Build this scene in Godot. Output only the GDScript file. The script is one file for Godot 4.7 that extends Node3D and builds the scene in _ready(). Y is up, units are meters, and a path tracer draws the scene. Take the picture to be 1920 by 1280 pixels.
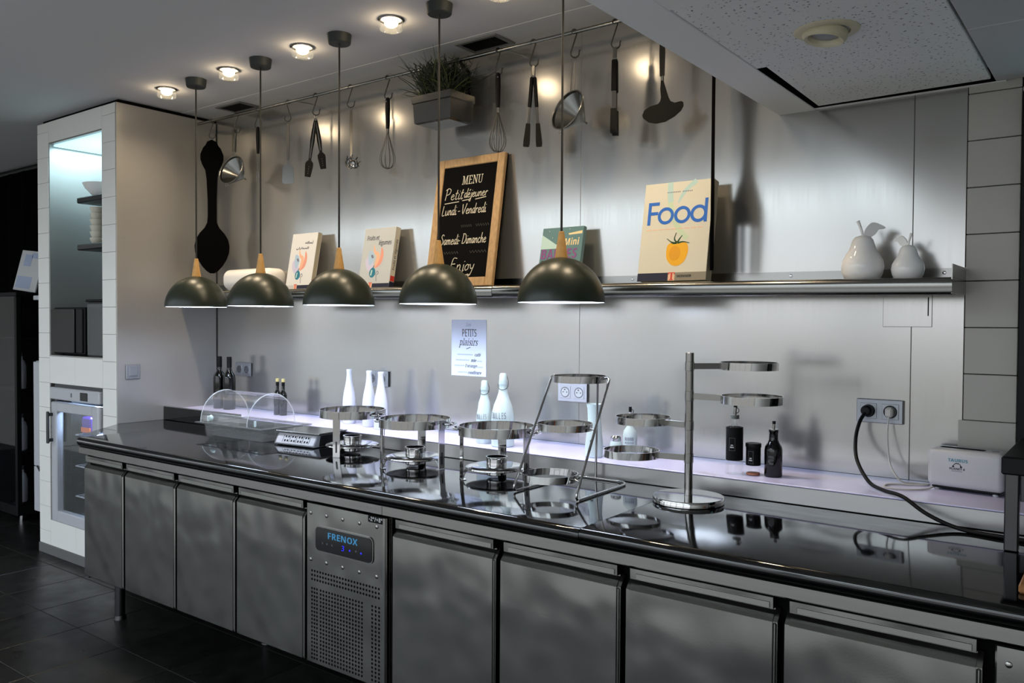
extends Node3D
# Restaurant breakfast counter: brushed steel back wall, black stone worktop on two refrigerated steel counters.
# x runs along the back wall (to the right), y up, z out of the back wall into the room; metres.

const SKY := 2.35
const WINDOWS := [[-9.4, -6.95], [-6.85, -4.45], [-4.35, -1.95], [-1.85, 0.55], [0.65, 3.2]]
const WIN_Y0 := 0.05
const WIN_Y1 := 2.72
const ROOM := 5.0
const DOWN := 0.88
const HALO := 0.028
const PEND := 0.33
const NICHE := 0.7
const FRIDGE := 0.35

var M := {}
var used := {}
var rng := RandomNumberGenerator.new()


func _ready() -> void:
	lights_and_camera()
	materials()
	room()
	pillar()
	counters()
	wall_shelf()
	lamps()
	left_corner()
	utensils()
	shelf_goods()
	ledge_goods()
	worktop_goods()


func lights_and_camera() -> void:
	var cam := Camera3D.new()
	cam.name = "camera"
	var yaw := 0.6456
	var pitch := 0.0224
	var roll := 0.0057
	var right := Vector3(cos(yaw), 0, -sin(yaw))
	var fwd := Vector3(-sin(yaw), 0, -cos(yaw))
	var f2 := fwd * cos(pitch) - Vector3.UP * sin(pitch)
	var u2 := Vector3.UP * cos(pitch) + fwd * sin(pitch)
	var r3 := right * cos(roll) + u2 * sin(roll)
	var u3 := u2 * cos(roll) - right * sin(roll)
	cam.transform = Transform3D(Basis(r3, u3, -f2), Vector3(0.583, 1.4937, 3.0736))
	cam.fov = rad_to_deg(2.0 * atan(640.0 / 1552.31))
	cam.near = 0.05
	cam.far = 60.0
	add_child(cam)
	cam.current = true

	var sky_mat := ProceduralSkyMaterial.new()
	sky_mat.sky_top_color = Color(0.88, 0.93, 0.99)
	sky_mat.sky_horizon_color = Color(0.96, 0.98, 1.0)
	sky_mat.ground_horizon_color = Color(0.78, 0.79, 0.79)
	sky_mat.ground_bottom_color = Color(0.5, 0.5, 0.49)
	sky_mat.energy_multiplier = SKY
	var sky := Sky.new()
	sky.sky_material = sky_mat
	var env := Environment.new()
	env.background_mode = Environment.BG_SKY
	env.sky = sky
	env.tonemap_mode = Environment.TONE_MAPPER_LINEAR
	env.tonemap_exposure = 0.94
	env.sdfgi_enabled = true
	env.ssao_enabled = true
	env.ssil_enabled = true
	var we := WorldEnvironment.new()
	we.name = "world_environment"
	we.environment = env
	add_child(we)


func omni(called: String, at: Vector3, col: Color, energy: float, size: float, parent: Node = null) -> OmniLight3D:
	var l := OmniLight3D.new()
	l.name = called
	l.light_color = col
	l.light_energy = energy
	l.light_size = size
	l.omni_range = 12.0
	l.omni_attenuation = 2.0
	l.shadow_enabled = true
	(parent if parent else self).add_child(l, true)
	l.position = at
	return l


func materials() -> void:
	var w := brushed("steel wall sheet", Color(0.71, 0.703, 0.69), 0.2, Vector3(6.0, 0.25, 6.0), 0.0, 0.78, 0.85)
	w.metallic_specular = 0.5
	brushed("brushed steel", Color(0.52, 0.51, 0.5), 0.27, Vector3(0.5, 7.0, 7.0), 0.0)
	var ds := brushed("door steel", Color(0.535, 0.53, 0.515), 0.23, Vector3(0.8, 0.8, 0.8), 0.0)
	ds.roughness_texture = noise(0.012, 0.65, 1.0, 7, 3)
	ds.normal_enabled = true
	ds.normal_scale = 0.45
	ds.normal_texture = noise(0.009, 0, 1, 15, 2, true, 4.0)
	mat("planter steel", Color(0.4, 0.4, 0.395), 1.0, 0.22)
	brushed("column steel", Color(0.67, 0.665, 0.65), 0.36, Vector3(9.0, 0.35, 9.0), 0.0, 0.55, 0.92)
	brushed("ledge steel", Color(0.66, 0.655, 0.65), 0.4, Vector3(0.5, 7.0, 7.0), 0.0)
	mat("chrome", Color(0.74, 0.735, 0.73), 1.0, 0.08)
	mat("satin steel", Color(0.55, 0.545, 0.53), 1.0, 0.2)
	mat("pole steel", Color(0.6, 0.59, 0.58), 1.0, 0.12)
	mat("dark steel", Color(0.3, 0.3, 0.3), 1.0, 0.35)
	mat("aluminium plate", Color(0.6, 0.61, 0.63), 0.7, 0.4)
	var g := mat("black stone", Color(0.035, 0.035, 0.038), 0.0, 0.06, 0.6)
	g.albedo_texture = noise(0.35, 0.4, 1.0, 11, 2)
	planar(g, Vector3(2.5, 2.5, 2.5))
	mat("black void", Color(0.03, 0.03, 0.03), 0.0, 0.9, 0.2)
	mat("black plastic", Color(0.05, 0.05, 0.053), 0.0, 0.5, 0.3)
	mat("black silicone", Color(0.045, 0.045, 0.048), 0.0, 0.6, 0.25)
	mat("black matte", Color(0.03, 0.03, 0.032), 0.0, 0.9, 0.1)
	mat("grey plastic", Color(0.36, 0.38, 0.37), 0.0, 0.4)
	mat("white plastic", Color(0.71, 0.71, 0.73), 0.0, 0.35)
	mat("white laminate", Color(0.8, 0.79, 0.93), 0.0, 0.3)
	mat("white ceramic", Color(0.95, 0.94, 0.93), 0.0, 0.08)
	mat("white glass", Color(0.77, 0.83, 0.83), 0.0, 0.08)
	mat("cream plastic", Color(0.8, 0.76, 0.64), 0.0, 0.4)
	mat("fridge lining", Color(0.5, 0.56, 0.64), 0.0, 0.4)
	mat("milk white", Color(0.84, 0.86, 0.91), 0.0, 0.14)
	var p := mat("white paint", Color(0.74, 0.74, 0.74), 0.0, 0.85, 0.3)
	p.normal_enabled = true
	p.normal_scale = 0.06
	p.normal_texture = noise(0.05, 0, 1, 21, 4, true, 2.0)
	planar(p, Vector3(1.5, 1.5, 1.5))
	mat("soffit paint", Color(0.9, 0.9, 0.89), 0.0, 0.85, 0.3)
	mat("room wall", Color(0.82, 0.81, 0.79), 0.0, 0.9, 0.3)
	mat("pale floor", Color(0.74, 0.73, 0.71), 0.0, 0.5, 0.4)
	var t := mat("white tile", Color(0.93, 0.92, 0.9), 0.0, 0.28)
	t.normal_enabled = true
	t.normal_scale = 0.03
	t.normal_texture = noise(0.01, 0, 1, 5, 2, true, 2.0)
	planar(t, Vector3(3, 3, 3))
	mat("beige tile", Color(0.66, 0.645, 0.61), 0.0, 0.35)
	mat("grout", Color(0.34, 0.33, 0.31), 0.0, 0.95)
	mat("grey skirting", Color(0.42, 0.42, 0.42), 0.2, 0.5)
	for k in 3:
		var f := mat("floor tile %d" % k, Color(0.12, 0.116, 0.11).lightened(0.015 * k), 0.0, 0.42, 0.35)
		f.roughness_texture = noise(0.012, 0.6, 1.0, 30 + k, 4)
		f.albedo_texture = noise(0.02, 0.7, 1.0, 40 + k, 4)
		planar(f, Vector3(0.8, 0.8, 0.8))
	var a := mat("pitted board", Color(0.9, 0.9, 0.89), 0.0, 0.95, 0.2)
	var pit := FastNoiseLite.new()
	pit.seed = 4
	pit.noise_type = FastNoiseLite.TYPE_CELLULAR
	pit.frequency = 0.034
	pit.cellular_jitter = 1.0
	pit.cellular_return_type = FastNoiseLite.RETURN_DISTANCE
	pit.domain_warp_enabled = true
	pit.domain_warp_amplitude = 14.0
	var gr := Gradient.new()
	gr.offsets = PackedFloat32Array([0.0, 0.16, 0.24, 1.0])
	gr.colors = PackedColorArray([Color(0.25, 0.25, 0.25), Color(0.45, 0.45, 0.45), Color(1, 1, 1), Color(1, 1, 1)])
	var pt := NoiseTexture2D.new()
	pt.width = 1024
	pt.height = 1024
	pt.seamless = true
	pt.noise = pit
	pt.color_ramp = gr
	a.albedo_texture = pt
	a.heightmap_enabled = true
	a.heightmap_scale = 0.25
	a.heightmap_texture = pt
	planar(a, Vector3(1.6, 1.6, 1.6))
	var gm := mat("olive green lacquer", Color(0.13, 0.16, 0.128), 0.0, 0.33, 0.45)
	gm.clearcoat_enabled = false
	mat("charcoal fabric", Color(0.1, 0.1, 0.1), 0.0, 0.7)
	mat("canopy charcoal", Color(0.17, 0.19, 0.185), 0.0, 0.6)
	mat("lamp white", Color(0.9, 0.9, 0.9), 0.0, 0.6)
	var wd := mat("turned wood", Color(0.86, 0.66, 0.38), 0.0, 0.5)
	wd.albedo_texture = noise(0.02, 0.8, 1.0, 9, 3)
	planar(wd, Vector3(14, 3, 14), false)
	var wf := mat("pale wood", Color(0.74, 0.6, 0.42), 0.0, 0.55)
	wf.albedo_texture = noise(0.02, 0.82, 1.0, 13, 3)
	planar(wf, Vector3(6, 2, 6), false)
	var bd := mat("board wood", Color(0.62, 0.42, 0.22), 0.0, 0.55)
	bd.albedo_texture = noise(0.02, 0.8, 1.0, 17, 3)
	planar(bd, Vector3(2, 8, 8), false)
	var gl := mat("clear glass", Color(0.93, 0.97, 0.97, 0.02), 0.0, 0.03)
	gl.transparency = BaseMaterial3D.TRANSPARENCY_ALPHA
	var ac := mat("clear acrylic", Color(0.93, 0.94, 0.95, 0.05), 0.0, 0.06)
	ac.transparency = BaseMaterial3D.TRANSPARENCY_ALPHA
	var ae := mat("acrylic edge", Color(0.9, 0.92, 0.93, 0.35), 0.0, 0.1)
	ae.transparency = BaseMaterial3D.TRANSPARENCY_ALPHA
	var am := mat("cloudy acrylic", Color(0.42, 0.43, 0.43, 0.55), 0.0, 0.3)
	am.transparency = BaseMaterial3D.TRANSPARENCY_ALPHA
	var dg := mat("dark glass pane", Color(0.06, 0.07, 0.08, 0.4), 0.0, 0.04)
	dg.transparency = BaseMaterial3D.TRANSPARENCY_ALPHA
	mat("bottle glass dark", Color(0.012, 0.014, 0.01), 0.0, 0.08)
	mat("black glaze", Color(0.02, 0.018, 0.025), 0.0, 0.1)
	mat("yellow seal", Color(0.78, 0.72, 0.48), 0.0, 0.5)
	mat("chalkboard", Color(0.025, 0.025, 0.027), 0.0, 0.85, 0.2)
	mat("chalk", Color(0.8, 0.77, 0.7), 0.0, 1.0, 0.1)
	mat("faint chalk", Color(0.3, 0.29, 0.28), 0.0, 1.0, 0.1)
	mat("book white", Color(0.86, 0.86, 0.86), 0.0, 0.35)
	mat("book grey white", Color(0.74, 0.755, 0.76), 0.0, 0.35)
	mat("book cream", Color(0.84, 0.82, 0.75), 0.0, 0.35)
	mat("pages", Color(0.7, 0.67, 0.58), 0.0, 0.9)
	mat("navy print", Color(0.09, 0.1, 0.2), 0.0, 0.5)
	mat("ink", Color(0.1, 0.1, 0.13), 0.0, 0.6)
	mat("ink grey", Color(0.45, 0.46, 0.52), 0.0, 0.6)
	mat("ink pale", Color(0.62, 0.66, 0.76), 0.0, 0.6)
	mat("blue print", Color(0.12, 0.4, 0.76), 0.0, 0.45)
	mat("teal print", Color(0.13, 0.46, 0.55), 0.0, 0.45)
	mat("pale blue print", Color(0.66, 0.76, 0.85), 0.0, 0.45)
	mat("lilac print", Color(0.78, 0.76, 0.86), 0.0, 0.45)
	mat("orange print", Color(0.92, 0.7, 0.57), 0.0, 0.45)
	mat("salmon print", Color(0.88, 0.6, 0.52), 0.0, 0.45)
	mat("red print", Color(0.82, 0.22, 0.16), 0.0, 0.45)
	mat("peach print", Color(0.92, 0.75, 0.62), 0.0, 0.45)
	mat("yellow print", Color(0.93, 0.68, 0.09), 0.0, 0.4)
	mat("amber print", Color(0.89, 0.62, 0.07), 0.0, 0.4)
	mat("green print", Color(0.12, 0.28, 0.1), 0.0, 0.5)
	mat("mint print", Color(0.77, 0.83, 0.7), 0.0, 0.5)
	mat("sky print", Color(0.7, 0.81, 0.79), 0.0, 0.5)
	mat("grey print", Color(0.55, 0.52, 0.45), 0.0, 0.5)
	mat("purple print", Color(0.5, 0.27, 0.5), 0.0, 0.5)
	mat("cream print", Color(0.88, 0.8, 0.6), 0.0, 0.5)
	mat("glossy teal cover", Color(0.4, 0.52, 0.53), 0.0, 0.12)
	mat("paper", Color(0.87, 0.9, 0.98), 0.0, 0.8, 0.2)
	mat("leaf", Color(0.075, 0.125, 0.055), 0.0, 0.6)
	mat("leaf pale", Color(0.26, 0.32, 0.1), 0.0, 0.6)
	mat("bread crust", Color(0.66, 0.36, 0.16), 0.0, 0.7)
	mat("purple pack", Color(0.3, 0.16, 0.5), 0.0, 0.4)
	mat("orange pack", Color(0.85, 0.4, 0.12), 0.0, 0.4)
	mat("beige silicone", Color(0.62, 0.57, 0.5), 0.0, 0.5)
	mat("cable white", Color(0.74, 0.73, 0.7), 0.0, 0.5)
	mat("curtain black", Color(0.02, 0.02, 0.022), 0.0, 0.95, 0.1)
	mat("label white", Color(0.75, 0.75, 0.75), 0.0, 0.6)
	mat("label grey", Color(0.3, 0.3, 0.31), 0.0, 0.6)
	for e in [["warm bulb", Color(1.0, 0.86, 0.62), 5.0], ["cool bulb", Color(0.93, 0.96, 1.0), 7.0], ["niche lamp", Color(0.72, 0.93, 1.0), 1.1], ["logo glow", Color(0.25, 0.62, 0.85), 0.55], ["digit glow", Color(0.12, 0.12, 1.0), 1.4], ["fridge lamp", Color(0.75, 0.85, 1.0), 1.5], ["panel glow", Color(0.94, 0.975, 1.0), 0.5], ["cold panel", Color(0.62, 0.86, 0.92), 0.5]]:
		var m := mat(e[0], Color(0.9, 0.9, 0.9) if e[2] > 0.7 and e[0] != "digit glow" else Color(0.08, 0.12, 0.16), 0.0, 0.5)
		m.emission_enabled = true
		m.emission = e[1]
		m.emission_energy_multiplier = e[2]


class MB:
	var st := SurfaceTool.new()
	var g := 0

	func _init() -> void:
		st.begin(Mesh.PRIMITIVE_TRIANGLES)

	func flat() -> void:
		st.set_smooth_group(-1)

	func smooth() -> void:
		g += 1
		st.set_smooth_group(g)

	func v(p: Vector3) -> void:
		st.set_uv(Vector2(p.x, p.y))
		st.add_vertex(p)

	func tri(a: Vector3, b: Vector3, c: Vector3) -> void:   # counter-clockwise seen from outside
		v(a)
		v(c)
		v(b)

	func quad(a: Vector3, b: Vector3, c: Vector3, d: Vector3) -> void:
		tri(a, b, c)
		tri(a, c, d)

	func face(pts: Array, out_from: Vector3) -> void:       # convex, turned away from a point inside
		var n: Vector3 = (pts[1] - pts[0]).cross(pts[2] - pts[0])
		var mid := Vector3.ZERO
		for p in pts:
			mid += p / pts.size()
		var flip: bool = n.dot(mid - out_from) < 0
		for i in range(1, pts.size() - 1):
			if flip:
				tri(pts[0], pts[i + 1], pts[i])
			else:
				tri(pts[0], pts[i], pts[i + 1])

	func box(c: Vector3, s: Vector3, b := 0.0, x := Transform3D.IDENTITY) -> MB:
		flat()
		var h := s * 0.5
		b = min(b, min(h.x, min(h.y, h.z)) * 0.98)
		var p := {}
		for sx in [-1, 1]:
			for sy in [-1, 1]:
				for sz in [-1, 1]:
					for k in 3:
						var q := Vector3(sx * (h.x - (0.0 if k == 0 else b)), sy * (h.y - (0.0 if k == 1 else b)), sz * (h.z - (0.0 if k == 2 else b)))
						p[[sx, sy, sz, k]] = x * (c + q)
		var m := x * c
		for s1 in [-1, 1]:
			face([p[[s1, -1, -1, 0]], p[[s1, 1, -1, 0]], p[[s1, 1, 1, 0]], p[[s1, -1, 1, 0]]], m)
			face([p[[-1, s1, -1, 1]], p[[1, s1, -1, 1]], p[[1, s1, 1, 1]], p[[-1, s1, 1, 1]]], m)
			face([p[[-1, -1, s1, 2]], p[[1, -1, s1, 2]], p[[1, 1, s1, 2]], p[[-1, 1, s1, 2]]], m)
		if b > 0.0:
			for s1 in [-1, 1]:
				for s2 in [-1, 1]:
					face([p[[s1, s2, -1, 0]], p[[s1, s2, 1, 0]], p[[s1, s2, 1, 1]], p[[s1, s2, -1, 1]]], m)
					face([p[[s1, -1, s2, 0]], p[[s1, 1, s2, 0]], p[[s1, 1, s2, 2]], p[[s1, -1, s2, 2]]], m)
					face([p[[-1, s1, s2, 1]], p[[1, s1, s2, 1]], p[[1, s1, s2, 2]], p[[-1, s1, s2, 2]]], m)
					for s3 in [-1, 1]:
						face([p[[s1, s2, s3, 0]], p[[s1, s2, s3, 1]], p[[s1, s2, s3, 2]]], m)
		return self

	func slab(x0: float, x1: float, y0: float, y1: float, z0: float, z1: float, b := 0.0) -> MB:
		return box(Vector3(x0 + x1, y0 + y1, z0 + z1) * 0.5, Vector3(x1 - x0, y1 - y0, z1 - z0), b)

	func lathe(pr: Array, seg := 32, x := Transform3D.IDENTITY, sharp := 35.0) -> MB:
		smooth()
		for i in pr.size() - 1:
			var t: Vector2 = pr[i + 1] - pr[i]
			if t.length() < 1e-7:
				continue
			if i > 0 and absf(rad_to_deg(t.angle_to(pr[i] - pr[i - 1]))) > sharp:
				smooth()
			for k in seg:
				var a := TAU * k / seg
				var b := TAU * ((k + 1) % seg) / seg
				var p := x * Vector3(pr[i].x * cos(a), pr[i].y, -pr[i].x * sin(a))
				var q := x * Vector3(pr[i].x * cos(b), pr[i].y, -pr[i].x * sin(b))
				var r := x * Vector3(pr[i + 1].x * cos(b), pr[i + 1].y, -pr[i + 1].x * sin(b))
				var s := x * Vector3(pr[i + 1].x * cos(a), pr[i + 1].y, -pr[i + 1].x * sin(a))
				if pr[i].x < 1e-6:
					tri(p, r, s)
				elif pr[i + 1].x < 1e-6:
					tri(p, q, r)
				else:
					quad(p, q, r, s)
		return self

	func cyl(a: Vector3, b: Vector3, r: float, seg := 20, r2 := -1.0, bev := 0.0) -> MB:
		var l := a.distance_to(b)
		var r1 := r if r2 < 0 else r2
		var pr := [Vector2(0, 0), Vector2(r - bev, 0), Vector2(r, bev), Vector2(r1, l - bev), Vector2(r1 - bev, l), Vector2(0, l)]
		if bev <= 0.0:
			pr = [Vector2(0, 0), Vector2(r, 0), Vector2(r1, l), Vector2(0, l)]
		return lathe(pr, seg, MB.along(a, b))

	static func along(a: Vector3, b: Vector3) -> Transform3D:
		var y := (b - a).normalized()
		var s := Vector3.RIGHT if absf(y.x) < 0.9 else Vector3.BACK
		var z := s.cross(y).normalized()
		return Transform3D(Basis(y.cross(z), y, z), a)

	func tube(pts: Array, r: Variant, seg := 10, closed := false) -> MB:
		smooth()
		var n := pts.size()
		var rings := []
		var up := Vector3.ZERO
		for i in n:
			var d: Vector3
			if closed:
				d = pts[(i + 1) % n] - pts[(i - 1 + n) % n]
			else:
				d = pts[min(i + 1, n - 1)] - pts[max(i - 1, 0)]
			d = d.normalized()
			if i == 0:
				up = d.cross(Vector3.UP if absf(d.y) < 0.9 else Vector3.RIGHT).normalized()
			else:
				up = (up - d * up.dot(d)).normalized()
			var w := d.cross(up)
			var rr: float = r[i] if r is Array else r
			var ring := []
			for k in seg:
				var a := TAU * k / seg
				ring.append(pts[i] + (up * cos(a) + w * sin(a)) * rr)
			rings.append(ring)
		for i in (n if closed else n - 1):
			var A: Array = rings[i]
			var B: Array = rings[(i + 1) % n]
			for k in seg:
				var k2 := (k + 1) % seg
				quad(A[k], A[k2], B[k2], B[k])
		if not closed:
			flat()
			for k in range(1, seg - 1):
				tri(rings[0][0], rings[0][k + 1], rings[0][k])
				tri(rings[n - 1][0], rings[n - 1][k], rings[n - 1][k + 1])
		return self

	func extr(poly: Array, z0: float, z1: float, x := Transform3D.IDENTITY, soft := 30.0) -> MB:   # polygon in xy, thickness along z
		var pp := PackedVector2Array(poly)
		if Geometry2D.is_polygon_clockwise(pp):
			pp.reverse()
		flat()
		var ix := Geometry2D.triangulate_polygon(pp)
		for i in range(0, ix.size(), 3):
			var a := pp[ix[i]]
			var b := pp[ix[i + 1]]
			var c := pp[ix[i + 2]]
			if (b - a).cross(c - a) < 0:
				var t := b
				b = c
				c = t
			tri(x * Vector3(a.x, a.y, z1), x * Vector3(b.x, b.y, z1), x * Vector3(c.x, c.y, z1))
			tri(x * Vector3(a.x, a.y, z0), x * Vector3(c.x, c.y, z0), x * Vector3(b.x, b.y, z0))
		smooth()
		var n := pp.size()
		for i in n:
			var a := pp[i]
			var b := pp[(i + 1) % n]
			if absf(rad_to_deg((b - a).angle_to(a - pp[(i - 1 + n) % n]))) > soft:
				smooth()
			quad(x * Vector3(a.x, a.y, z0), x * Vector3(b.x, b.y, z0), x * Vector3(b.x, b.y, z1), x * Vector3(a.x, a.y, z1))
		return self

	func ribbon(pts: Array, w: Variant, z0: float, z1: float) -> MB:   # a flat pen stroke, overlapping itself freely
		flat()
		for i in pts.size() - 1:
			var d0: Vector2 = (pts[min(i + 1, pts.size() - 1)] - pts[max(i - 1, 0)]).normalized().orthogonal() * 0.5
			var d1: Vector2 = (pts[min(i + 2, pts.size() - 1)] - pts[i]).normalized().orthogonal() * 0.5
			var w0: float = w[i] if w is Array else w
			var w1: float = w[i + 1] if w is Array else w
			var q := [pts[i] + d0 * w0, pts[i] - d0 * w0, pts[i + 1] - d1 * w1, pts[i + 1] + d1 * w1]
			var t := []
			var b := []
			for p in q:
				t.append(Vector3(p.x, p.y, z1))
				b.append(Vector3(p.x, p.y, z0))
			quad(t[0], t[1], t[2], t[3])
			quad(b[0], b[3], b[2], b[1])
			for k in 4:
				quad(b[k], b[(k + 1) % 4], t[(k + 1) % 4], t[k])
		return self

	func dome_box(w: float, h: float, d: float, x: Transform3D, r := 0.03, seg := 4) -> MB:   # a box whose edges are all rounded
		smooth()
		var c := Vector3(w * 0.5 - r, h * 0.5 - r, d * 0.5 - r)
		var n := seg * 4
		var rows := []
		for j in range(seg * 2 + 2):
			var jj := j if j <= seg else j - 1
			var la := -PI / 2 + PI * jj / (seg * 2)
			var sy := -1.0 if j <= seg else 1.0
			var row := []
			for k in range(n + 4):
				var q := k / (seg + 1)
				var kk := k - q
				var lo := TAU * kk / n
				var sx := 1.0 if q == 0 or q == 3 else -1.0
				var sz := 1.0 if q < 2 else -1.0
				row.append(x * Vector3(sx * c.x + r * cos(la) * cos(lo), sy * c.y + r * sin(la), sz * c.z + r * cos(la) * sin(lo)))
			rows.append(row)
		for j in rows.size() - 1:
			for k in n + 4:
				var k2 := (k + 1) % (n + 4)
				quad(rows[j][k2], rows[j][k], rows[j + 1][k], rows[j + 1][k2])
		flat()
		face(rows[0], x * Vector3.ZERO)
		face(rows[rows.size() - 1], x * Vector3.ZERO)
		return self

	func text(s: String, em: float, x: Transform3D, shear := 0.0, face_name := "Droid Sans", bold := false, wide := 1.0, deep := 0.0006) -> MB:   # centred on x, facing +z of x
		var f := SystemFont.new()
		f.font_names = PackedStringArray([face_name])
		f.font_weight = 700 if bold else 400
		var t := TextMesh.new()
		t.font = f
		t.text = s
		t.font_size = 48
		t.pixel_size = em / 48.0
		t.depth = deep
		t.curve_step = 2.0
		var a := t.get_mesh_arrays()
		if a.is_empty() or a[Mesh.ARRAY_VERTEX] == null:
			return self
		var vs: PackedVector3Array = a[Mesh.ARRAY_VERTEX]
		var ix: PackedInt32Array = a[Mesh.ARRAY_INDEX] if a[Mesh.ARRAY_INDEX] != null else PackedInt32Array(range(vs.size()))
		flat()
		for i in ix:
			var p := vs[i]
			v(x * Vector3((p.x + p.y * shear) * wide, p.y, p.z + deep * 0.5))
		return self

	func done() -> ArrayMesh:
		st.generate_normals()
		return st.commit()


func numbered(n: String) -> String:
	var k: int = used.get(n, 0)
	used[n] = k + 1
	return n if k == 0 else "%s_%03d" % [n, k]


func thing(called: String, label: String, category: String, at := Vector3.ZERO, turn := 0.0, group := "") -> Node3D:
	var o := Node3D.new()
	o.name = numbered(called)
	add_child(o, true)
	o.position = at
	o.rotation.y = turn
	tag(o, label, category, group)
	return o


func tag(o: Node, label: String, category := "", group := "", kind := "") -> Node:
	if label:
		o.set_meta("label", label)
	if category:
		o.set_meta("category", category)
	if group:
		o.set_meta("group", group)
	if kind:
		o.set_meta("kind", kind)
	return o


func child_name(p: Node, n: String) -> String:
	if not p.has_node(n):
		return n
	var k := 1
	while p.has_node("%s_%03d" % [n, k]):
		k += 1
	return "%s_%03d" % [n, k]


func put(mb: Variant, called: String, m: Material, parent: Node = null, at := Vector3.ZERO) -> MeshInstance3D:
	var o := MeshInstance3D.new()
	o.mesh = mb.done() if mb is MB else mb
	o.material_override = m
	var p: Node = parent if parent else self
	o.name = numbered(called) if parent == null else child_name(p, called)
	p.add_child(o, true)
	o.position = at
	return o


func struct(o: Node3D) -> Node3D:
	o.set_meta("kind", "structure")
	return o


func dup(o: Node3D, label: String, at: Vector3, turn := 0.0) -> Node3D:
	var c: Node3D = o.duplicate()
	c.name = numbered(str(o.name))
	add_child(c, true)
	c.position = at
	c.rotation.y = turn
	c.set_meta("label", label)
	return c


func mat(called: String, col: Color, metal := 0.0, rough := 0.5, spec := 0.5) -> StandardMaterial3D:
	var m := StandardMaterial3D.new()
	m.resource_name = called
	m.albedo_color = col
	m.metallic = metal
	m.roughness = rough
	m.metallic_specular = spec
	M[called] = m
	return m


func noise(freq: float, lo: float, hi: float, seed_n := 1, octaves := 3, normal := false, strength := 2.0) -> NoiseTexture2D:
	var n := FastNoiseLite.new()
	n.seed = seed_n
	n.noise_type = FastNoiseLite.TYPE_SIMPLEX_SMOOTH
	n.frequency = freq
	n.fractal_octaves = octaves
	var t := NoiseTexture2D.new()
	t.width = 512
	t.height = 512
	t.seamless = true
	t.noise = n
	if normal:
		t.as_normal_map = true
		t.bump_strength = strength
	else:
		var g := Gradient.new()
		g.colors = PackedColorArray([Color(lo, lo, lo), Color(hi, hi, hi)])
		t.color_ramp = g
	return t


func planar(m: StandardMaterial3D, scale3: Vector3, world := true) -> void:
	m.uv1_triplanar = true
	m.uv1_world_triplanar = world
	m.uv1_scale = scale3


func brushed(called: String, col: Color, rough: float, scale3: Vector3, bump: float, metal := 1.0, lo := 0.7) -> StandardMaterial3D:
	var m := mat(called, col, metal, rough)
	m.roughness_texture = noise(0.02, lo, 1.0, 7, 4)
	m.normal_enabled = bump > 0.0
	m.normal_scale = bump
	m.normal_texture = noise(0.03, 0, 1, 3, 4, true, 3.0)
	planar(m, scale3)
	return m


func arc(c: Vector3, u: Vector3, w: Vector3, r: float, a0: float, a1: float, n: int) -> Array:
	var out := []
	for i in n + 1:
		var a := deg_to_rad(lerpf(a0, a1, float(i) / n))
		out.append(c + (u * cos(a) + w * sin(a)) * r)
	return out


func curve(ctrl: Array, steps := 8) -> Array:      # Catmull-Rom through the points
	var out := []
	for i in ctrl.size() - 1:
		var a = ctrl[max(i - 1, 0)]
		var b = ctrl[i]
		var c = ctrl[i + 1]
		var d = ctrl[min(i + 2, ctrl.size() - 1)]
		for k in steps:
			var t := float(k) / steps
			out.append(0.5 * ((2.0 * b) + (c - a) * t + (2.0 * a - 5.0 * b + 4.0 * c - d) * t * t + (3.0 * b - a - 3.0 * c + d) * t * t * t))
	out.append(ctrl[-1])
	return out


func rounded(w: float, h: float, r: float, n := 5) -> Array:
	var out := []
	for q in 4:
		var c := Vector2((w / 2 - r) * (1 if q == 0 or q == 3 else -1), (h / 2 - r) * (1 if q < 2 else -1))
		for i in n + 1:
			var a := PI / 2 * (q + float(i) / n)
			out.append(c + Vector2(cos(a), sin(a)) * r)
	return out


func oval(cx: float, cy: float, rx: float, ry: float, n := 24, tilt := 0.0) -> Array:
	var out := []
	for i in n:
		out.append(Vector2(cx, cy) + (Vector2(cos(TAU * i / n) * rx, sin(TAU * i / n) * ry)).rotated(tilt))
	return out


func strip(pts: Array, w: Variant) -> Array:       # a flat stroke along 2D points
	var a := []
	var b := []
	for i in pts.size():
		var d: Vector2 = (pts[min(i + 1, pts.size() - 1)] - pts[max(i - 1, 0)]).normalized()
		var ww: float = w[i] if w is Array else w
		a.append(pts[i] + d.orthogonal() * ww * 0.5)
		b.append(pts[i] - d.orthogonal() * ww * 0.5)
	b.reverse()
	return a + b


func shelf_y(x: float) -> float:
	return 1.653 - 0.0085 * (x + 1.2)


func xf(at: Vector3, turn := 0.0, pitch := 0.0) -> Transform3D:
	return Transform3D(Basis.from_euler(Vector3(pitch, turn, 0)), at)


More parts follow.
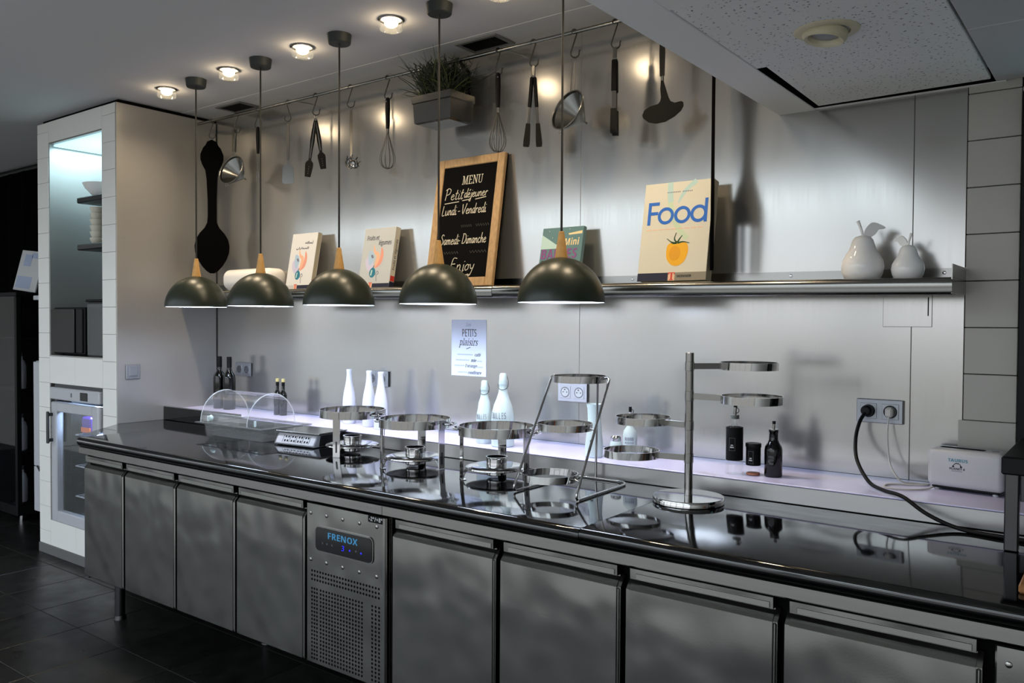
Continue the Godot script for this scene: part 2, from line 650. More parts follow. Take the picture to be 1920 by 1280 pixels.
func room() -> void:
	var H := 2.766
	# floor: a slab with the tiles in view laid on it one by one
	var fl := struct(put(MB.new().slab(-9.6, 3.4, -0.15, -0.004, -0.2, 6.7), "floor", M["grout"]))
	var tiles := []
	for k in 3:
		tiles.append(MB.new().box(Vector3(0, -0.006, 0), Vector3(0.397, 0.012, 0.397), 0.0015).done())
	var far := MB.new()
	var pale := MB.new()
	for i in range(-23, 9):
		for j in range(0, 17):
			var c := Vector3(i * 0.4 - 0.1, 0, j * 0.4 + 0.15)
			if c.x > -6.7 and c.x < -1.6 and c.z > 0.3 and c.z < 2.4 and not (c.x < -4.3 and c.z < 0.5):
				var k := (i * 7 + j * 5 + 300) % 3
				put(tiles[k], "floor_tile", M["floor tile %d" % k], fl, c)
			elif c.x < 3.2 and c.z < 6.4:
				(far if c.z < 2.6 else pale).box(c + Vector3(0, -0.006, 0), Vector3(0.397, 0.012, 0.397))
	put(far, "floor_tiles", M["floor tile 1"], fl).set_meta("kind", "stuff")
	put(pale, "floor_tiles", M["pale floor"], fl).set_meta("kind", "stuff")
	# back wall: masonry with steel sheets in front
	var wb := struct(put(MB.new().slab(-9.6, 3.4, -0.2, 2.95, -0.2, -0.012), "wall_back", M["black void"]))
	var sheets := [[-4.09, -3.794, 0.964, 2.766, -0.006], [-3.792, -1.3627, 0.964, 2.766, 0.0], [-1.3623, -0.0291, 0.964, 2.766, 0.0], [-0.0279, 0.131, 0.964, 2.766, 0.0]]
	for s in sheets:
		put(MB.new().slab(s[0], s[1], s[2], s[3], -0.014, s[4], 0.0012), "wall_panel", M["steel wall sheet"], wb)
	put(MB.new().slab(-0.119, 0.036, 1.4875, 1.60, -0.002, 0.004, 0.0015), "wall_panel", M["steel wall sheet"], wb)
	put(MB.new().slab(0.022, 0.0255, 1.525, 1.588, 0.003, 0.0045), "slot", M["black void"], wb)
	for i in 8:
		put(MB.new().slab(0.1335, 0.2835, 1.184 + 0.1522 * i, 1.3342 + 0.1522 * i - 0.0006, -0.012, 0.004, 0.0015), "tile", M["beige tile"], wb)
	put(MB.new().slab(0.119, 0.2835, 1.05, 1.182, -0.012, 0.004, 0.0015), "tile", M["beige tile"], wb)
	put(MB.new().slab(0.119, 0.2835, 0.93, 1.0485, -0.012, 0.004, 0.0015), "tile", M["beige tile"], wb)
	for j in 9:
		put(MB.new().slab(0.2855, 0.5855, 0.88 + 0.1522 * j, 1.0302 + 0.1522 * j, -0.012, 0.004), "tile", M["beige tile"], wb)
	# the room around the counter
	struct(put(MB.new().slab(-9.8, -9.6, -0.15, 2.95, -0.2, 3.4).slab(-9.8, -9.6, -0.15, 2.95, 6.0, 6.9).slab(-9.8, -9.6, -0.15, 0.9, 3.4, 6.0).slab(-9.8, -9.6, 2.3, 2.95, 3.4, 6.0), "wall_left", M["room wall"]))
	struct(put(MB.new().slab(-9.72, -9.66, 0.9, 2.3, 3.4, 3.46).slab(-9.72, -9.66, 0.9, 2.3, 5.94, 6.0).slab(-9.72, -9.66, 0.9, 2.3, 4.66, 4.74).slab(-9.72, -9.66, 0.9, 0.96, 3.46, 5.94).slab(-9.72, -9.66, 2.24, 2.3, 3.46, 5.94), "window_0", M["dark steel"]))
	struct(put(MB.new().slab(3.4, 3.6, -0.15, 2.95, -0.2, 6.9), "wall_right", M["room wall"]))
	var wf := MB.new()
	wf.slab(-9.6, 3.4, -0.15, WIN_Y0, 6.7, 6.9).slab(-9.6, 3.4, WIN_Y1, 2.95, 6.7, 6.9)
	var edges := [-9.6]
	for w in WINDOWS:
		edges.append_array([w[0], w[1]])
	edges.append(3.4)
	for i in range(0, edges.size(), 2):
		wf.slab(edges[i], edges[i + 1], WIN_Y0, WIN_Y1, 6.7, 6.9)
	struct(put(wf, "wall_front", M["room wall"]))
	for i in WINDOWS.size():
		var w = WINDOWS[i]
		var wn := put(MB.new().slab(w[0], w[0] + 0.06, WIN_Y0, WIN_Y1, 6.76, 6.82).slab(w[1] - 0.06, w[1], WIN_Y0, WIN_Y1, 6.76, 6.82).slab(w[0], w[1], WIN_Y0, WIN_Y0 + 0.06, 6.76, 6.82).slab(w[0], w[1], WIN_Y1 - 0.06, WIN_Y1, 6.76, 6.82), "window_%d" % (i + 1), M["white plastic"])
		struct(wn)
	# ceiling with holes left for nothing: fittings are surface mounted
	var ce := struct(put(MB.new().slab(-9.6, 3.4, H, H + 0.18, 0.225, 6.7).slab(-9.6, 3.4, H + 0.001, H + 0.18, -0.2, 0.2245), "ceiling", M["white paint"]))
	put(MB.new().slab(-4.2, -0.49, H - 0.0015, H + 0.002, 0.0, 0.222, 0.001), "ceiling_strip", M["white paint"], ce)
	# lowered ceiling at the right, with mineral boards in it
	var so := struct(put(MB.new().slab(-0.49, 3.4, 2.30, H, 0.0, 4.2), "ceiling_soffit", M["soffit paint"]))
	put(MB.new().slab(-0.492, -0.357, 2.271, 2.301, 0.0, 4.2, 0.002), "border_board", M["soffit paint"], so)
	put(MB.new().slab(-0.357, 0.205, 2.271, 2.301, 1.185, 4.2), "border_board", M["soffit paint"], so)
	put(MB.new().slab(-0.357, 0.24, 2.272, 2.301, 0.0, 0.02), "edge_trim", M["soffit paint"], so)
	put(MB.new().slab(-0.356, 0.24, 2.2735, 2.2995, 0.0205, 0.0225).slab(-0.356, 0.24, 2.296, 2.2995, 0.0225, 0.1), "gap", M["black void"], so)
	put(MB.new().slab(-0.3565, -0.3545, 2.2735, 2.2995, 0.0225, 0.59).slab(-0.354, -0.31, 2.296, 2.2995, 0.1, 0.59), "gap", M["black void"], so)
	var b1 := MB.new().box(Vector3.ZERO, Vector3(0.535, 0.015, 0.535), 0.002)
	var o1 := put(b1, "mineral_board", M["pitted board"], so, Vector3(-0.065, 2.2835, 0.325))
	o1.rotation = Vector3(deg_to_rad(-0.9), 0, deg_to_rad(0.5))
	put(MB.new().slab(-0.356, 0.205, 2.2725, 2.2995, 0.594, 1.183, 0.002), "mineral_board", M["pitted board"], so)
	put(MB.new().slab(0.212, 0.8, 2.2735, 2.3, 0.02, 0.592, 0.002), "mineral_board", M["white paint"], so)
	put(MB.new().slab(0.212, 0.8, 2.2735, 2.3, 0.597, 1.18, 0.002), "mineral_board", M["white paint"], so)
	put(MB.new().slab(0.212, 3.4, 2.2735, 2.3, 1.185, 4.2, 0.002), "mineral_board", M["white paint"], so)
	put(MB.new().slab(0.805, 3.4, 2.2735, 2.3, 0.02, 1.18, 0.002), "mineral_board", M["white paint"], so)
	# lamps of the dining room behind the camera
	for k in 6:
		var pn := thing("ceiling_panel_lamp", ["first", "second", "third", "fourth", "fifth", "sixth"][k] + " broad panel lamp from the left in the dining room ceiling", "ceiling lamp", Vector3(-8.4 + 1.9 * k, H, 5.3), 0.0, "dining room panel lamps")
		put(MB.new().slab(-0.93, 0.93, -0.02, 0.0, -0.95, 0.95, 0.004), "frame", M["white plastic"], pn)
		put(MB.new().slab(-0.9, 0.9, -0.024, -0.02, -0.92, 0.92, 0.001), "diffuser", M["panel glow"], pn)
		var al := AreaLight3D.new()
		al.name = "panel_light"
		al.area_size = Vector2(1.78, 1.82)
		al.light_color = Color(0.9, 0.96, 1.0)
		al.light_energy = ROOM
		al.area_range = 14.0
		al.shadow_enabled = true
		pn.add_child(al)
		al.position = Vector3(0, -0.03, 0)
		al.rotation.x = -PI / 2
	# unlit spotlight in the lowered ceiling
	var sp := thing("recessed_spotlight", "unlit round white recessed spotlight tilted in the pitted board of the lowered ceiling", "spotlight", Vector3(-0.085, 2.2725, 0.81))
	put(MB.new().lathe([Vector2(0.058, 0), Vector2(0.083, 0), Vector2(0.083, -0.002), Vector2(0.078, -0.005), Vector2(0.06, -0.006), Vector2(0.058, 0)], 40), "trim_ring", M["cream plastic"], sp)
	var tilt := Transform3D(Basis(Vector3(0.5, 0, 0.86).normalized(), deg_to_rad(-9)), Vector3(-0.004, -0.007, 0.0))
	put(MB.new().lathe([Vector2(0.0, 0.006), Vector2(0.057, 0.006), Vector2(0.057, -0.012), Vector2(0.05, -0.02), Vector2(0.042, -0.016), Vector2(0.038, -0.004), Vector2(0.0, -0.004)], 40, tilt), "lamp_head", M["cream plastic"], sp)
	put(MB.new().lathe([Vector2(0, -0.0045), Vector2(0.038, -0.0045), Vector2(0.03, -0.009), Vector2(0, -0.011)], 32, tilt), "lens", M["aluminium plate"], sp)
	# ventilation grilles in the ceiling beside the wall
	for g in [[-1.805, 0.122, "rectangular metal ventilation grille in the ceiling just behind the hanging herb planter"], [-3.69, 0.115, "dark ventilation grille in the ceiling by the left end of the utensil rail"]]:
		var v := thing("ventilation_grille", g[2], "vent", Vector3(g[0], H - 0.003, g[1]))
		var fr := MB.new()
		fr.slab(-0.12, 0.12, -0.006, 0, -0.075, -0.055, 0.002).slab(-0.12, 0.12, -0.006, 0, 0.055, 0.075, 0.002).slab(-0.12, -0.1, -0.006, 0, -0.055, 0.055, 0.002).slab(0.1, 0.12, -0.006, 0, -0.055, 0.055, 0.002)
		put(fr, "frame", M["grey skirting"], v)
		put(MB.new().slab(-0.1, 0.1, -0.0012, -0.0002, -0.055, 0.055), "duct_opening", M["black void"], v)
		for i in 7:
			put(MB.new().box(Vector3(0, -0.0032, -0.045 + i * 0.015), Vector3(0.2, 0.004, 0.0012)), "slat", M["satin steel"], v)


func pillar() -> void:
	# tiled column at the left end of the counter, with a niche and a glass-door fridge built in
	var x0 := -5.07
	var x1 := -4.09
	var zf := 0.637
	var top := 2.742
	var c := MB.new()
	c.slab(x0, -4.92, 0.0, top, 0.0, zf).slab(-4.25, x1 - 0.004, 0.0, top, 0.0, zf)
	c.slab(-4.92, -4.25, 2.61, top, 0.0, zf).slab(-4.92, -4.25, 1.095, 1.268, 0.0, zf).slab(-4.92, -4.25, 0.0, 0.225, 0.0, zf)
	c.slab(-4.92, -4.25, 0.2, 2.65, 0.0, 0.1)
	var p := struct(put(c, "wall_pillar", M["grout"]))
	put(MB.new().slab(x0 + 0.02, x1 - 0.02, top, 2.768, 0.0, zf - 0.02), "shadow_gap", M["black void"], p)
	put(MB.new().slab(x1 - 0.004, x1 + 0.004, 0.9, top, 0.0, 0.643, 0.001), "steel_side_sheet", M["column steel"], p)
	put(MB.new().slab(x0 - 0.002, x1 + 0.0, 0.0, 0.06, zf, 0.652, 0.002), "skirting", M["grey skirting"], p)
	var g := 0.0016
	var ys := [0.06]
	var y := 2.682 - 0.1585 * 16
	while y < 2.70:
		if y > 0.1:
			ys.append(y)
		y += 0.1585
	ys.append(top)
	for i in ys.size() - 1:
		var a: float = ys[i] + g / 2
		var b: float = ys[i + 1] - g / 2
		put(MB.new().slab(x0, -4.92 - g, a, b, zf, 0.645, 0.0012), "tile", M["white tile"], p)
		put(MB.new().slab(-4.25 + g, x1 - 0.005, a, b, zf, 0.645, 0.0012), "tile", M["white tile"], p)
	for r in [[2.612, top], [1.0965, 1.267], [0.0608, 0.224]]:
		for k in 2:
			put(MB.new().slab(-4.919 + 0.335 * k, -4.5855 + 0.335 * k, r[0], r[1], zf, 0.645, 0.0012), "tile", M["white tile"], p)
	# niche lining
	var n := MB.new()
	n.slab(-4.92, -4.914, 1.268, 2.61, 0.1, 0.64).slab(-4.256, -4.25, 1.268, 2.61, 0.1, 0.64).slab(-4.914, -4.256, 1.268, 1.274, 0.1, 0.64).slab(-4.914, -4.256, 1.274, 2.61, 0.1, 0.106).slab(-4.914, -4.256, 2.604, 2.61, 0.106, 0.64)
	put(n, "niche_lining", M["column steel"], p)
	var nl := thing("niche_lamp", "bright cool white lamp panel under the top of the tiled niche", "lamp", Vector3(-4.585, 2.603, 0.37))
	put(MB.new().slab(-0.32, 0.32, -0.012, 0.0, -0.25, 0.25, 0.003), "lamp_panel", M["niche lamp"], nl)
	var al := AreaLight3D.new()
	al.name = "niche_light"
	al.area_size = Vector2(0.6, 0.46)
	al.light_color = Color(0.8, 0.95, 1.0)
	al.light_energy = NICHE
	al.area_range = 10.0
	al.shadow_enabled = true
	nl.add_child(al)
	al.position = Vector3(0, -0.016, 0)
	al.rotation.x = -PI / 2
	for s in [[2.235, "upper dark shelf board in the tiled niche with a white bowl on it"], [1.945, "lower dark shelf board in the tiled niche carrying a stack of cups"]]:
		var sh := thing("niche_shelf", s[1], "shelf", Vector3(-4.46, s[0], 0.36))
		put(MB.new().slab(-0.21, 0.2, -0.018, 0.018, -0.25, 0.23, 0.006), "board", M["dark steel"], sh)
		put(MB.new().slab(-0.2, 0.19, -0.03, -0.018, -0.25, -0.22, 0.002), "bracket", M["dark steel"], sh)
	var bowl := thing("bowl", "white bowl on the upper niche shelf", "bowl", Vector3(-4.585, 2.2535, 0.47))
	put(MB.new().lathe([Vector2(0, 0), Vector2(0.045, 0), Vector2(0.05, 0.008), Vector2(0.1, 0.06), Vector2(0.115, 0.09), Vector2(0.109, 0.09), Vector2(0.093, 0.062), Vector2(0.045, 0.014), Vector2(0, 0.012)], 32), "bowl_body", M["white ceramic"], bowl)
	put(MB.new().lathe([Vector2(0.045, -0.0), Vector2(0.05, 0.0), Vector2(0.05, 0.006), Vector2(0.045, 0.006), Vector2(0.045, 0)], 32), "foot_ring", M["white ceramic"], bowl)
	for i in 6:
		var cup := thing("cup", ["lowest", "second lowest", "third", "fourth", "fifth", "topmost"][i] + " cream cup in the stack on the lower niche shelf", "cup", Vector3(-4.585, 1.9635 + i * 0.038, 0.5), 0.4 * i, "cream cups stacked in the niche")
		put(MB.new().lathe([Vector2(0, 0.0), Vector2(0.03, 0.0), Vector2(0.033, 0.004), Vector2(0.045, 0.03), Vector2(0.047, 0.043), Vector2(0.044, 0.043), Vector2(0.042, 0.03), Vector2(0.03, 0.008), Vector2(0, 0.008)], 24), "cup_body", M["book cream"], cup)
		put(MB.new().tube(arc(Vector3(0.044, 0.024, 0), Vector3(1, 0, 0), Vector3(0, 1, 0), 0.012, -90, 90, 8), 0.003, 6), "handle", M["book cream"], cup)
	var ov := thing("microwave_oven", "black appliance standing in the bottom of the tiled niche", "oven", Vector3(-4.71, 1.2745, 0.4))
	put(MB.new().slab(-0.2, 0.2, 0.008, 0.30, -0.25, 0.225, 0.008), "casing", M["black plastic"], ov)
	put(MB.new().slab(-0.195, 0.11, 0.02, 0.29, 0.225, 0.245, 0.004), "door", M["black glaze"], ov)
	put(MB.new().slab(0.115, 0.195, 0.02, 0.29, 0.225, 0.236, 0.004), "control_panel", M["black plastic"], ov)
	for sx in [-0.17, 0.17]:
		put(MB.new().cyl(Vector3(sx, 0, 0.18), Vector3(sx, 0.008, 0.18), 0.012, 12), "foot", M["black plastic"], ov)
	var cb := thing("storage_box", "tall cloudy clear plastic box beside the black appliance in the niche", "box", Vector3(-4.378, 1.2745, 0.45))
	put(MB.new().slab(-0.115, 0.115, 0.0, 0.33, -0.14, 0.17, 0.012), "box_body", M["cloudy acrylic"], cb)
	put(MB.new().slab(-0.118, 0.118, 0.33, 0.345, -0.145, 0.175, 0.005), "lid", M["black plastic"], cb)
	# glass-door fridge in the column
	var f := thing("glass_door_fridge", "small white glass door fridge built into the tiled column", "fridge", Vector3(-4.58, 0.225, 0.0))
	var bd := MB.new()
	bd.slab(-0.33, -0.30, 0.006, 0.868, 0.12, 0.62).slab(0.29, 0.325, 0.006, 0.868, 0.12, 0.62).slab(-0.3, 0.29, 0.006, 0.05, 0.12, 0.62).slab(-0.3, 0.29, 0.83, 0.868, 0.12, 0.62).slab(-0.3, 0.29, 0.05, 0.83, 0.12, 0.15)
	put(bd, "cabinet", M["label grey"], f)
	put(MB.new().slab(-0.3, 0.32, 0.775, 0.85, 0.62, 0.665, 0.006), "control_strip", M["white plastic"], f)
	put(MB.new().slab(0.1, 0.19, 0.785, 0.835, 0.664, 0.668, 0.002), "display", M["black glaze"], f)
	put(MB.new().slab(-0.02, -0.005, 0.8, 0.825, 0.664, 0.667, 0.001), "key", M["grey plastic"], f)
	var d := MB.new()
	d.slab(-0.27, -0.2, 0.01, 0.76, 0.625, 0.67, 0.006).slab(0.25, 0.32, 0.01, 0.76, 0.625, 0.67, 0.006).slab(-0.2, 0.25, 0.01, 0.08, 0.625, 0.67, 0.006).slab(-0.2, 0.25, 0.7, 0.76, 0.625, 0.67, 0.006)
	var dn := put(d, "door", M["white plastic"], f)
	put(MB.new().slab(-0.205, 0.255, 0.075, 0.705, 0.645, 0.65), "pane", M["clear glass"], dn)
	var hd := MB.new()
	hd.slab(-0.262, -0.242, 0.5, 0.7, 0.69, 0.705, 0.004).slab(-0.26, -0.244, 0.51, 0.53, 0.668, 0.692, 0.002).slab(-0.26, -0.244, 0.67, 0.69, 0.668, 0.692, 0.002)
	put(hd, "handle", M["dark steel"], dn)
	put(MB.new().slab(-0.27, -0.15, 0.06, 0.82, 0.15, 0.6), "cooling_wall", M["black plastic"], f)
	put(MB.new().slab(-0.15, 0.29, 0.06, 0.82, 0.15, 0.17), "back_lining", M["fridge lining"], f)
	for yy in [0.17, 0.36, 0.555]:
		var r := MB.new()
		for k in 9:
			r.cyl(Vector3(-0.13 + 0.05 * k, yy, 0.17), Vector3(-0.13 + 0.05 * k, yy, 0.58), 0.003, 6)
		for zz in [0.17, 0.37, 0.58]:
			r.cyl(Vector3(-0.14, yy - 0.004, zz), Vector3(0.29, yy - 0.004, zz), 0.004, 6)
		put(r, "wire_shelf", M["white plastic"], f)
	put(MB.new().slab(-0.1, 0.26, 0.815, 0.828, 0.5, 0.56, 0.002), "light_strip", M["fridge lamp"], f)
	omni("fridge_light", Vector3(0.08, 0.79, 0.5), Color(0.72, 0.84, 1.0), FRIDGE, 0.05, f)
	var pk := thing("snack_pack", "purple and orange snack pack on the top shelf of the glass door fridge", "pack", Vector3(-4.62, 0.7835, 0.52))
	put(MB.new().slab(-0.05, 0.06, 0.0, 0.11, -0.03, 0.05, 0.01), "wrapper", M["purple pack"], pk)
	put(MB.new().slab(-0.051, 0.061, 0.015, 0.045, 0.045, 0.0515, 0.001), "label_band", M["orange pack"], pk)
	var pk2 := thing("tub", "small grey tub on the top shelf of the glass door fridge", "tub", Vector3(-4.685, 0.7835, 0.38))
	put(MB.new().slab(-0.035, 0.035, 0.0, 0.07, -0.03, 0.04, 0.006), "tub_body", M["grey plastic"], pk2)
	put(MB.new().slab(-0.038, 0.038, 0.07, 0.08, -0.033, 0.043, 0.003), "lid", M["white plastic"], pk2)
	# light switch on the steel side
	var sw := thing("light_switch", "square silver light switch on the steel side of the column", "switch", Vector3(x1 + 0.004, 1.197, 0.552))
	put(MB.new().box(Vector3(0.005, 0, 0), Vector3(0.01, 0.086, 0.086), 0.003), "cover_plate", M["aluminium plate"], sw)
	put(MB.new().box(Vector3(0.011, 0, 0.0), Vector3(0.006, 0.052, 0.052), 0.002), "rocker", M["aluminium plate"], sw)


func left_corner() -> void:
	# dark corner beyond the column
	var pts := []
	for i in 90:
		pts.append(Vector2(-9.5 + 0.05 * i, 0.052 + 0.022 * sin(i * 1.25) + 0.008 * sin(i * 0.37)))
	var back := []
	for p in pts:
		back.append(p + Vector2(0, -0.012))
	back.reverse()
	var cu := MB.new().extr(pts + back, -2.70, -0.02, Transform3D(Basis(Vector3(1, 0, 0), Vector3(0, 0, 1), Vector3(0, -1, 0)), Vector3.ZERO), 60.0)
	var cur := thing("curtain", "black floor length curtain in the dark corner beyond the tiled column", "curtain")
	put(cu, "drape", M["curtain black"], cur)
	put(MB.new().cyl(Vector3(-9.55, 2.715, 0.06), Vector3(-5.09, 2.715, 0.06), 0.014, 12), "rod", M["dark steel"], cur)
	var wc := thing("white_cabinet", "white side cabinet fixed to the left flank of the tiled column", "cabinet", Vector3(-5.07, 0.0, 0.0))
	put(MB.new().slab(-0.185, -0.001, 0.23, 1.225, 0.12, 0.585, 0.003), "body", M["white plastic"], wc)
	put(MB.new().slab(-0.183, -0.003, 0.23, 0.525, 0.585, 0.602, 0.003), "door", M["white plastic"], wc)
	put(MB.new().slab(-0.183, -0.003, 0.53, 1.22, 0.585, 0.602, 0.003), "door", M["white plastic"], wc)
	put(MB.new().cyl(Vector3(-0.13, 0.53, 0.602), Vector3(-0.03, 0.515, 0.63), 0.007, 8), "handle", M["dark steel"], wc)
	put(MB.new().slab(-0.17, -0.02, 0.0, 0.23, 0.15, 0.5), "plinth", M["black void"], wc)
	var ws := thing("wall_shelf", "narrow white shelf above the white side cabinet left of the column", "shelf", Vector3(-5.07, 1.66, 0.35))
	put(MB.new().slab(-0.3, -0.001, -0.03, 0.0, -0.2, 0.2, 0.003), "board", M["white plastic"], ws)
	put(MB.new().slab(-0.29, -0.001, -0.07, -0.03, -0.2, -0.17), "bracket", M["dark steel"], ws)
	var gc := thing("display_cabinet", "tall black framed glass display cabinet in the dark corner left of the column", "cabinet", Vector3(-6.12, 0.0, 0.26))
	for sx in [-0.46, 0.14]:
		for sz in [-0.12, 0.14]:
			put(MB.new().box(Vector3(sx, 0.86, sz), Vector3(0.035, 1.62, 0.035), 0.003), "post", M["black plastic"], gc)
	put(MB.new().slab(-0.48, 0.16, 1.67, 1.7, -0.14, 0.16, 0.004), "top_panel", M["black plastic"], gc)
	put(MB.new().slab(-0.48, 0.16, 0.05, 0.12, -0.14, 0.16, 0.004), "base", M["black plastic"], gc)
	put(MB.new().slab(-0.48, 0.16, 0.1, 1.67, -0.14, -0.125), "back_panel", M["black matte"], gc)
	for yy in [0.13, 0.52, 0.98, 1.36]:
		put(MB.new().slab(-0.45, 0.13, yy - 0.012, yy, -0.12, 0.135), "shelf", M["black plastic"], gc)
	put(MB.new().slab(-0.44, 0.12, 0.12, 1.67, 0.142, 0.147), "glass_door", M["dark glass pane"], gc)
	for sx in [-0.4, 0.1]:
		put(MB.new().cyl(Vector3(sx, 0, 0.1), Vector3(sx, 0.05, 0.1), 0.02, 12), "foot", M["chrome"], gc)
	var pr := [Vector2(0, 0), Vector2(0.034, 0), Vector2(0.037, 0.006), Vector2(0.037, 0.17), Vector2(0.028, 0.205), Vector2(0.014, 0.22), Vector2(0.014, 0.245), Vector2(0, 0.245)]
	var bt: Node3D
	for b in [[0.02, 0.98, "white bottle on the upper middle shelf of the black display cabinet"], [0.03, 0.52, "white bottle on the lower middle shelf of the black display cabinet"], [0.03, 0.13, "white bottle on the bottom shelf of the black display cabinet"]]:
		if bt == null:
			bt = thing("white_bottle", b[2], "bottle", Vector3(-6.12 + b[0], b[1], 0.33), 0.0, "white bottles in the dark corner")
			put(MB.new().lathe(pr, 24), "body", M["milk white"], bt)
			put(MB.new().cyl(Vector3(0, 0.243, 0), Vector3(0, 0.27, 0), 0.016, 16), "cap", M["label grey"], bt)
		else:
			dup(bt, b[2], Vector3(-6.12 + b[0], b[1], 0.33))
	dup(bt, "white bottle with dark cap standing in the gap between display cabinet and column", Vector3(-5.4, 1.4, 0.2))
	var rk := thing("black_rack", "black side rack carrying the white bottle between display cabinet and column", "rack", Vector3(-5.45, 0.0, 0.2))
	put(MB.new().slab(-0.15, 0.15, 1.38, 1.4, -0.12, 0.14, 0.003), "shelf", M["black plastic"], rk)
	for sx in [-0.14, 0.14]:
		put(MB.new().slab(sx - 0.012, sx + 0.012, 0.0, 1.38, -0.11, 0.13, 0.002), "side", M["black plastic"], rk)
	var sg := thing("sign_board", "white leaflet board leaning on top of the black display cabinet", "sign", Vector3(-6.09, 1.703, 0.27))
	var tx := Transform3D(Basis.from_euler(Vector3(-0.2, 0.12, -0.1)), Vector3(0, 0.16, 0.0))
	put(MB.new().box(Vector3.ZERO, Vector3(0.3, 0.31, 0.012), 0.002, tx), "board", M["label white"], sg)
	put(MB.new().box(Vector3(-0.03, -0.09, 0.0066), Vector3(0.2, 0.09, 0.001), 0.0, tx), "printed_picture", M["ink pale"], sg)
	put(MB.new().box(Vector3(-0.04, 0.08, 0.0066), Vector3(0.1, 0.09, 0.001), 0.0, tx), "printed_picture", M["ink pale"], sg)
	put(MB.new().box(Vector3(0.07, 0.12, 0.0066), Vector3(0.14, 0.04, 0.001), 0.0, tx), "printed_picture", M["ink pale"], sg)
	var ap := thing("dark_appliance", "black low appliance on the floor at the left edge of the dark corner", "appliance", Vector3(-6.95, 0.0, 0.55))
	put(MB.new().slab(-0.3, 0.3, 0.02, 0.45, -0.25, 0.2, 0.02), "casing", M["black plastic"], ap)
	put(MB.new().slab(-0.26, 0.26, 0.08, 0.38, 0.2, 0.21, 0.004), "front_panel", M["grey skirting"], ap)
	for sx in [-0.24, 0.24]:
		put(MB.new().cyl(Vector3(sx, 0, 0.1), Vector3(sx, 0.02, 0.1), 0.02, 10), "foot", M["black plastic"], ap)


